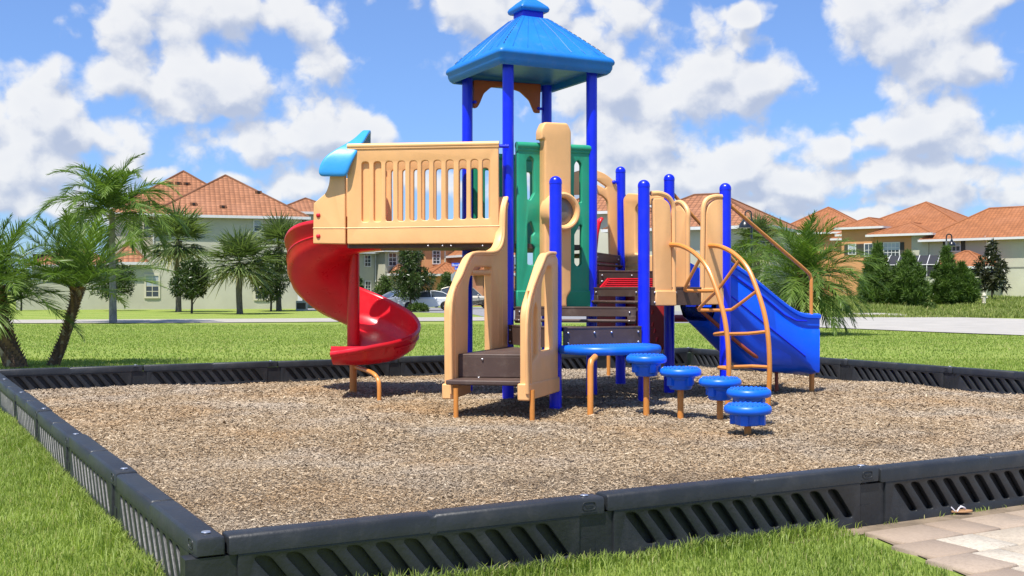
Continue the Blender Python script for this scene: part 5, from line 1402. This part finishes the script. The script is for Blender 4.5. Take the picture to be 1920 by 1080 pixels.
# far hedge line closing the view between the houses
far=[(-500,-120,200,6,'distant tree line beyond the left palms'),(560,700,175,4.2,'distant trees seen between the left house and middle houses'),(940,1150,150,4.5,'distant trees behind the middle of the play structure'),(1400,1500,170,4.0,'distant trees beside the orange house'),(2000,2500,190,7,'distant trees beyond the right houses')]
for i,(a,b,Z,h,lab) in enumerate(far):
    rng=np.random.default_rng(90+i); n=14; x0=(a-960)/F*Z; x1=(b-960)/F*Z
    cs=[((x0+(x1-x0)*(k+.5)/n),Z+rng.normal(0,2),h*.45+rng.normal(0,.4)) for k in range(n)]; rs=[h*.55*rng.uniform(.8,1.2) for _ in range(n)]
    V,Fc,T=leafcloud(cs,rs,5000,.55,rng,1.6); o=obj('tree_line',npmesh('tree_line',V,Fc,T),M['mag']); tag(o,lab,'trees',kind='stuff')

# ------------------------------------------------------------ street lamps, sign, bins
M['lamp']=plastic('black_lamp_paint',(.012,.014,.016),.25,.1,.05,.02,coat=.3); M['pole']=simple('grey_pole',(.16,.16,.16),.5,.1)
def lamp(g0,k,ptop,px_pole,px_head,yh0,yh1,lab,polemat,wide):
    t=thing('street_lamp',tuple(g0),lab,'street lamp')
    Z=g0.y; X=lambda px:(px-960)/F*Z; zz=lambda y:HC-(y-HY)*k
    m=MB(); sg=1 if px_head>px_pole else -1; r=abs(X(px_head)-X(px_pole))/2; cx=(X(px_head)+X(px_pole))/2; zt=zz(ptop)-r
    pts=[(X(px_pole),Z,g0.z-.1),(X(px_pole),Z,zt-.3)]
    m.tube(pts,.05*wide,10)
    m.build('pole',M[polemat],t)
    m=MB(); arc=[(X(px_pole),Z,zt-.3)]+[(cx-sg*r*math.cos(a),Z,zt+r*math.sin(a)) for a in [PI*i/12 for i in range(13)]]+[(X(px_head),Z,zz(yh0))]
    m.tube(arc,.03*wide,8); m.build('curved_arm',M['lamp'],t)
    h=zz(yh0)-zz(yh1); R_=h*.62
    m=MB(); m.lathe([(.02,h*1.0),(R_*.28,h*.98),(R_*.30,h*.75),(R_*.45,h*.68),(R_*.75,h*.45),(R_*.95,h*.2),(R_,0.05*h),(R_,0),(R_*.9,-.01),(.02,.02)],(X(px_head),Z,zz(yh1)),24); m.build('lamp_shade',M['lamp'],t)
    m=MB(); m.lathe([(R_*.2,-.03*h),(R_*.28,-.0),(R_*.28,.05)],(X(px_head),Z,zz(yh1)-.04),12); m.build('bulb_housing',M['trim'],t)
Zl=50.0; lamp(Vector(((1409-960)/F*Zl,Zl,GZ(10,Zl))),Zl/F,395,1409,1397,408,427,'black bell shaped street lamp on curved arm, seen above the blue slide handrail','lamp',1.0)
g0=Vector(((1774.5-960)/F*82,82,GZ((1774.5-960)/F*82,82))); lamp(g0,82/F,439,1774.5,1784.5,449,461,'street lamp on tall grey pole with hooked arm in front of the conical bushes','pole',1.6)
M['sign']=simple('sign_blue',(.01,.07,.55),.5,.05); M['signback']=simple('sign_back',(.33,.35,.36),.4,.08,metal=.3); M['letter']=simple('sign_white',(.85,.85,.85),.5,.02)
Zs=68.0; ks=Zs/F; gx=(857-960)*ks; gg=GZ(gx,Zs)
t=thing('street_sign',(gx,Zs,gg),'blue street name signs on a pole above a grey sign seen from behind','street sign')
zs=lambda y:HC-(y-HY)*ks
m=MB(); m.tube([(gx,Zs+.05,gg-.1),(gx,Zs+.05,zs(492))],.03,8); m.build('pole',M['pole'],t)
def textmesh(s,size,loc,rot=(PI/2,0,0)):
    cu=D.curves.new('t','FONT'); cu.body=s; cu.size=size; cu.extrude=.004; cu.align_x='LEFT'; cu.resolution_u=2
    o=D.objects.new('tmp',cu); COL.objects.link(o); bpy.context.view_layer.update(); me=D.meshes.new_from_object(o.evaluated_get(bpy.context.evaluated_depsgraph_get()))
    D.objects.remove(o); me.materials.clear(); me.transform(Matrix.Translation(loc)@Matrix.Rotation(PI/2,4,'X')); return me
m=MB(); m.box(((847-960)*ks,Zs-.012,zs(499.5)),((872-960)*ks,Zs+.012,zs(493))); s1=m.build('name_blade',M['sign'],t,ang=None)
obj('lettering',textmesh('Beach Pa',.19,Vector(((848-960)*ks,Zs-.014,zs(498.6)))),M['letter'],s1)
m=MB(); m.box(((852.5-960)*ks,Zs-.012,zs(506)),((868-960)*ks,Zs+.012,zs(500.2))); s2=m.build('name_blade',M['sign'],t,ang=None)
obj('lettering',textmesh('La',.16,Vector(((853.5-960)*ks,Zs-.014,zs(505.2)))),M['letter'],s2)
m=MB(); cx=(857-960)*ks; cz=zs(521); r=.40
m.prism([(cx+r*math.cos(PI/8+PI/4*i),cz+r*math.sin(PI/8+PI/4*i)) for i in range(8)],-Zs-.03,-Zs-.02,Matrix(((1,0,0,0),(0,0,-1,0),(0,1,0,0),(0,0,0,1)))); m.build('stop_sign_back',M['signback'],t,ang=None)
# air conditioning unit and utility box near the left house
g0,k=sc_(566,583); t=thing('utility_box',tuple(g0),'small grey utility box on the verge beside the red slide','utility box')
m=MB(); m.box((g0.x-.45,g0.y,g0.z-.1),(g0.x+.35,g0.y+.5,g0.z+.75)); b_o=m.build('cabinet',M['signback'],t,ang=None); bevel(b_o,.04)
m=MB(); m.box((g0.x-.38,g0.y-.02,g0.z+.15),(g0.x+.28,g0.y-.0,g0.z+.6)); m.build('louvre',M['shut'],t,ang=None)
g0,k=sc_(1845,566); t=thing('hydrant',tuple(g0),'small pale hydrant in the tall grass before the dark magnolia','hydrant')
m=MB(); m.lathe([(.16,-.05),(.16,.05),(.12,.08),(.12,.5),(.16,.52),(.16,.56),(.12,.62),(.05,.70),(.02,.74)],tuple(g0),14); m.build('barrel',M['cream'],t)
m=MB(); m.tube([g0+Vector((-.22,0,.40)),g0+Vector((.22,0,.40))],.07,10); m.build('nozzle',M['cream'],t)

# ------------------------------------------------------------ cars
def carpaint(name,c,metal=0.0):
    m,t,b,o=newmat(name); b.inputs['Base Color'].default_value=(*c,1); b.inputs['Metallic'].default_value=metal; b.inputs['Roughness'].default_value=.3
    b.inputs['Coat Weight'].default_value=1; b.inputs['Coat Roughness'].default_value=.05; return m
M['cwhite']=carpaint('white_paint',(.72,.73,.74)); M['csilver']=carpaint('silver_paint',(.42,.45,.48),.5); M['cdark']=carpaint('dark_blue_paint',(.01,.014,.03),.3); M['cgold']=carpaint('champagne_paint',(.40,.37,.30),.4); M['cblk']=carpaint('black_paint',(.008,.008,.01))
M['tyre']=simple('tyre',(.018,.018,.018),.85); M['rim']=simple('alloy_rim',(.55,.55,.57),.3,.05,metal=.8); M['headl']=simple('headlight',(.55,.58,.60),.1,.05); M['tail']=simple('tail_light',(.4,.01,.01),.2)
def car(loc,rot,label,paint,kind='sedan'):
    t=thing('parked_car',tuple(loc),label,'car','cars parked beyond the lawn' ,rotz=rot,local=True)
    # x forward, length ~4.5
    if kind=='sedan':
        L=4.55;low=[(-2.27,.35),(-2.25,.62),(-2.20,.88),(-1.95,.97),(-1.55,1.0),(1.0,.97),(1.65,.88),(2.08,.74),(2.24,.58),(2.26,.34),(2.1,.24),(-2.1,.26)]
        top=[(-1.85,.98),(-1.15,1.35),(-.55,1.45),(.10,1.44),(.55,1.33),(1.30,.95)]; wx=(-1.35,1.38); wr=.32; W=.88
    else:
        L=4.8;low=[(-2.4,.45),(-2.38,.8),(-2.36,1.02),(-1.9,1.06),(1.0,1.06),(1.9,1.0),(2.25,.92),(2.38,.72),(2.40,.45),(2.2,.34),(-2.2,.36)]
        top=[(-2.30,1.05),(-2.12,1.62),(-1.6,1.76),(.15,1.75),(.45,1.66),(1.10,1.05)]; wx=(-1.45,1.50); wr=.38; W=.92
    def sect(poly,w0,w1,z0,z1):
        out=[]
        for y,f in ((-1,1),(1,1)): pass
    # lower body with wheel arches cut by profile
    prof=[]
    for i,(x,z) in enumerate(low): prof.append((x,z))
    bot=[p for p in prof if p[1]<.45]
    body=[]
    for x,z in prof: body.append((x,z))
    # arches
    def arch(cx): return [(cx+ (wr+.07)*math.cos(a),wr+(wr+.07)*math.sin(a)) for a in [PI*i/10 for i in range(11)]]
    seq=[p for p in body if not(p[1]<.40 and abs(p[0])<2.2)]
    lowb=[(2.05,.26)]+[(x,max(z,.26)) for x,z in arch(wx[1])]+[(0,.22)]+[(x,max(z,.26)) for x,z in arch(wx[0])]+[(-2.05,.28)]
    poly=seq+lowb
    Mx=Matrix(((1,0,0,0),(0,0,1,0),(0,1,0,0),(0,0,0,1)))
    m=MB(); m.prism(poly,-W+.09,W-.09,Mx)
    for s in (-1,1):
        n=len(poly); a=[Vector((x,s*(W-.09),z)) for x,z in poly]; b=[Vector((x*.985,s*W,z if z<.75 else .75+(z-.75)*.55)) for x,z in poly]
        m.loft([a,b],caps=False); m.add(b,[tuple(range(n))])
    bo=m.build('body',paint,t,ang=40)
    # greenhouse: glass with painted roof
    def gh(sc,zs): return
    m=MB(); n=len(top); Lp=[Vector((x,-(W-.12)+ (z-.95)*.30,z)) for x,z in top]; Rp=[Vector((x,(W-.12)-(z-.95)*.30,z)) for x,z in top]
    m.add(Lp+Rp,[tuple(range(n)),tuple(range(2*n-1,n-1,-1))]+[(i,i+1,i+1+n,i+n) for i in range(n-1)]); g_=m.build('glasshouse',M['glass'],t,ang=25)
    # painted roof and pillars, slightly proud
    m=MB(); i0,i1=(1,4)
    rp=[(x,z+.012) for x,z in top]
    def pr(i,s,sh=0): x,z=rp[i]; return Vector((x,s*((W-.10)-(z-.95)*.30),z))
    for i in range(1,4): m.add([pr(i,-1),pr(i+1,-1),pr(i+1,1),pr(i,1)],[(0,1,2,3)])
    for s in (-1,1):
        for i in (0,4):
            m.tube([pr(i,s),pr(i+1,s)],.035,6)
        for i in (1,2,3): m.tube([pr(i,s),pr(i+1,s)],.035,6)
        xb=(-.28 if kind=='sedan' else -.45); zt_=[z for x,z in top if x<=0][-1]
        m.tube([Vector((xb,s*(W-.11),.98)),Vector((xb+.05,s*((W-.11)-.14),zt_-.02))],.04,6)
    m.build('roof',paint,t,ang=40)
    for x in wx:
        for s in (-1,1):
            Mw=Matrix.Translation((x,s*(W-.10),wr))@Matrix.Rotation(PI/2,4,'X')
            m=MB(); m.lathe([(wr*.6,-.10),(wr*.93,-.10),(wr,-.07),(wr,.07),(wr*.93,.10),(wr*.6,.10)],(0,0,0),22,Mw); w_=m.build('wheel',M['tyre'],t)
            m=MB(); m.lathe([(wr*.60,-.085),(wr*.62,.085)],(0,0,0),18,Mw)
            for q in range(5):
                m.box((.03,-.03,-.10),(wr*.55,.03,.10),Mw@Matrix.Rotation(q*2*PI/5,4,'Z'))
            m.build('rim',M['rim'],w_)
    for s in (-1,1):
        m=MB(); m.box((low[8][0]-.30,s*(W-.30)-.14,.62),(low[8][0]-.06,s*(W-.30)+.14,.76)); bevel(m.build('headlight',M['headl'],t,ang=None),.03)
        m=MB(); m.box((-2.26 if kind=='sedan' else -2.40,s*(W-.2)-.10,.74),(-2.10 if kind=='sedan' else -2.3,s*(W-.2)+.10,.93)); bevel(m.build('tail_light',M['tail'],t,ang=None),.02)
        m=MB(); m.ball((.95 if kind=='sedan' else .8,s*(W+.07),1.0 if kind=='sedan' else 1.12),.10,10,6,(.7,1,.75)); m.build('wing_mirror',paint,t)
        for xx in (-.25,.75):
            m=MB(); m.box((xx-.20,s*W-.012,.80),(xx-.05,s*W+.022,.84)); m.build('door_handle',paint,t,ang=None)
    m=MB(); m.box((low[8][0]-.04,-.35,.42),(low[8][0]+.02,.35,.60)); m.build('grille',M['dark'],t,ang=None)
    return t
def carpos(px,Z): x=(px-960)/F*Z; return Vector((x,Z,GZ(x,Z)+.02))
car(carpos(801,86),R(180+6),'white sedan parked nearest, seen side on behind the magnolia',M['cwhite'])
car(carpos(748,92),R(180+38),'silver grey hatch parked directly behind the white sedan nose',M['csilver'])
car(carpos(722,98),R(180+38),'second silver car left of the magnolia trunk, nose angled to the lawn',M['csilver'])
car(carpos(712,110),R(180+10),'dark blue car farthest left, mostly hidden by the red slide rim',M['cdark'],'suv')
car(carpos(850,101),R(180+60),'dark blue suv behind the white sedan tail',M['cdark'],'suv')
car(carpos(877,93),R(5),'champagne coloured suv seen through the stair panel opening',M['cgold'],'suv')
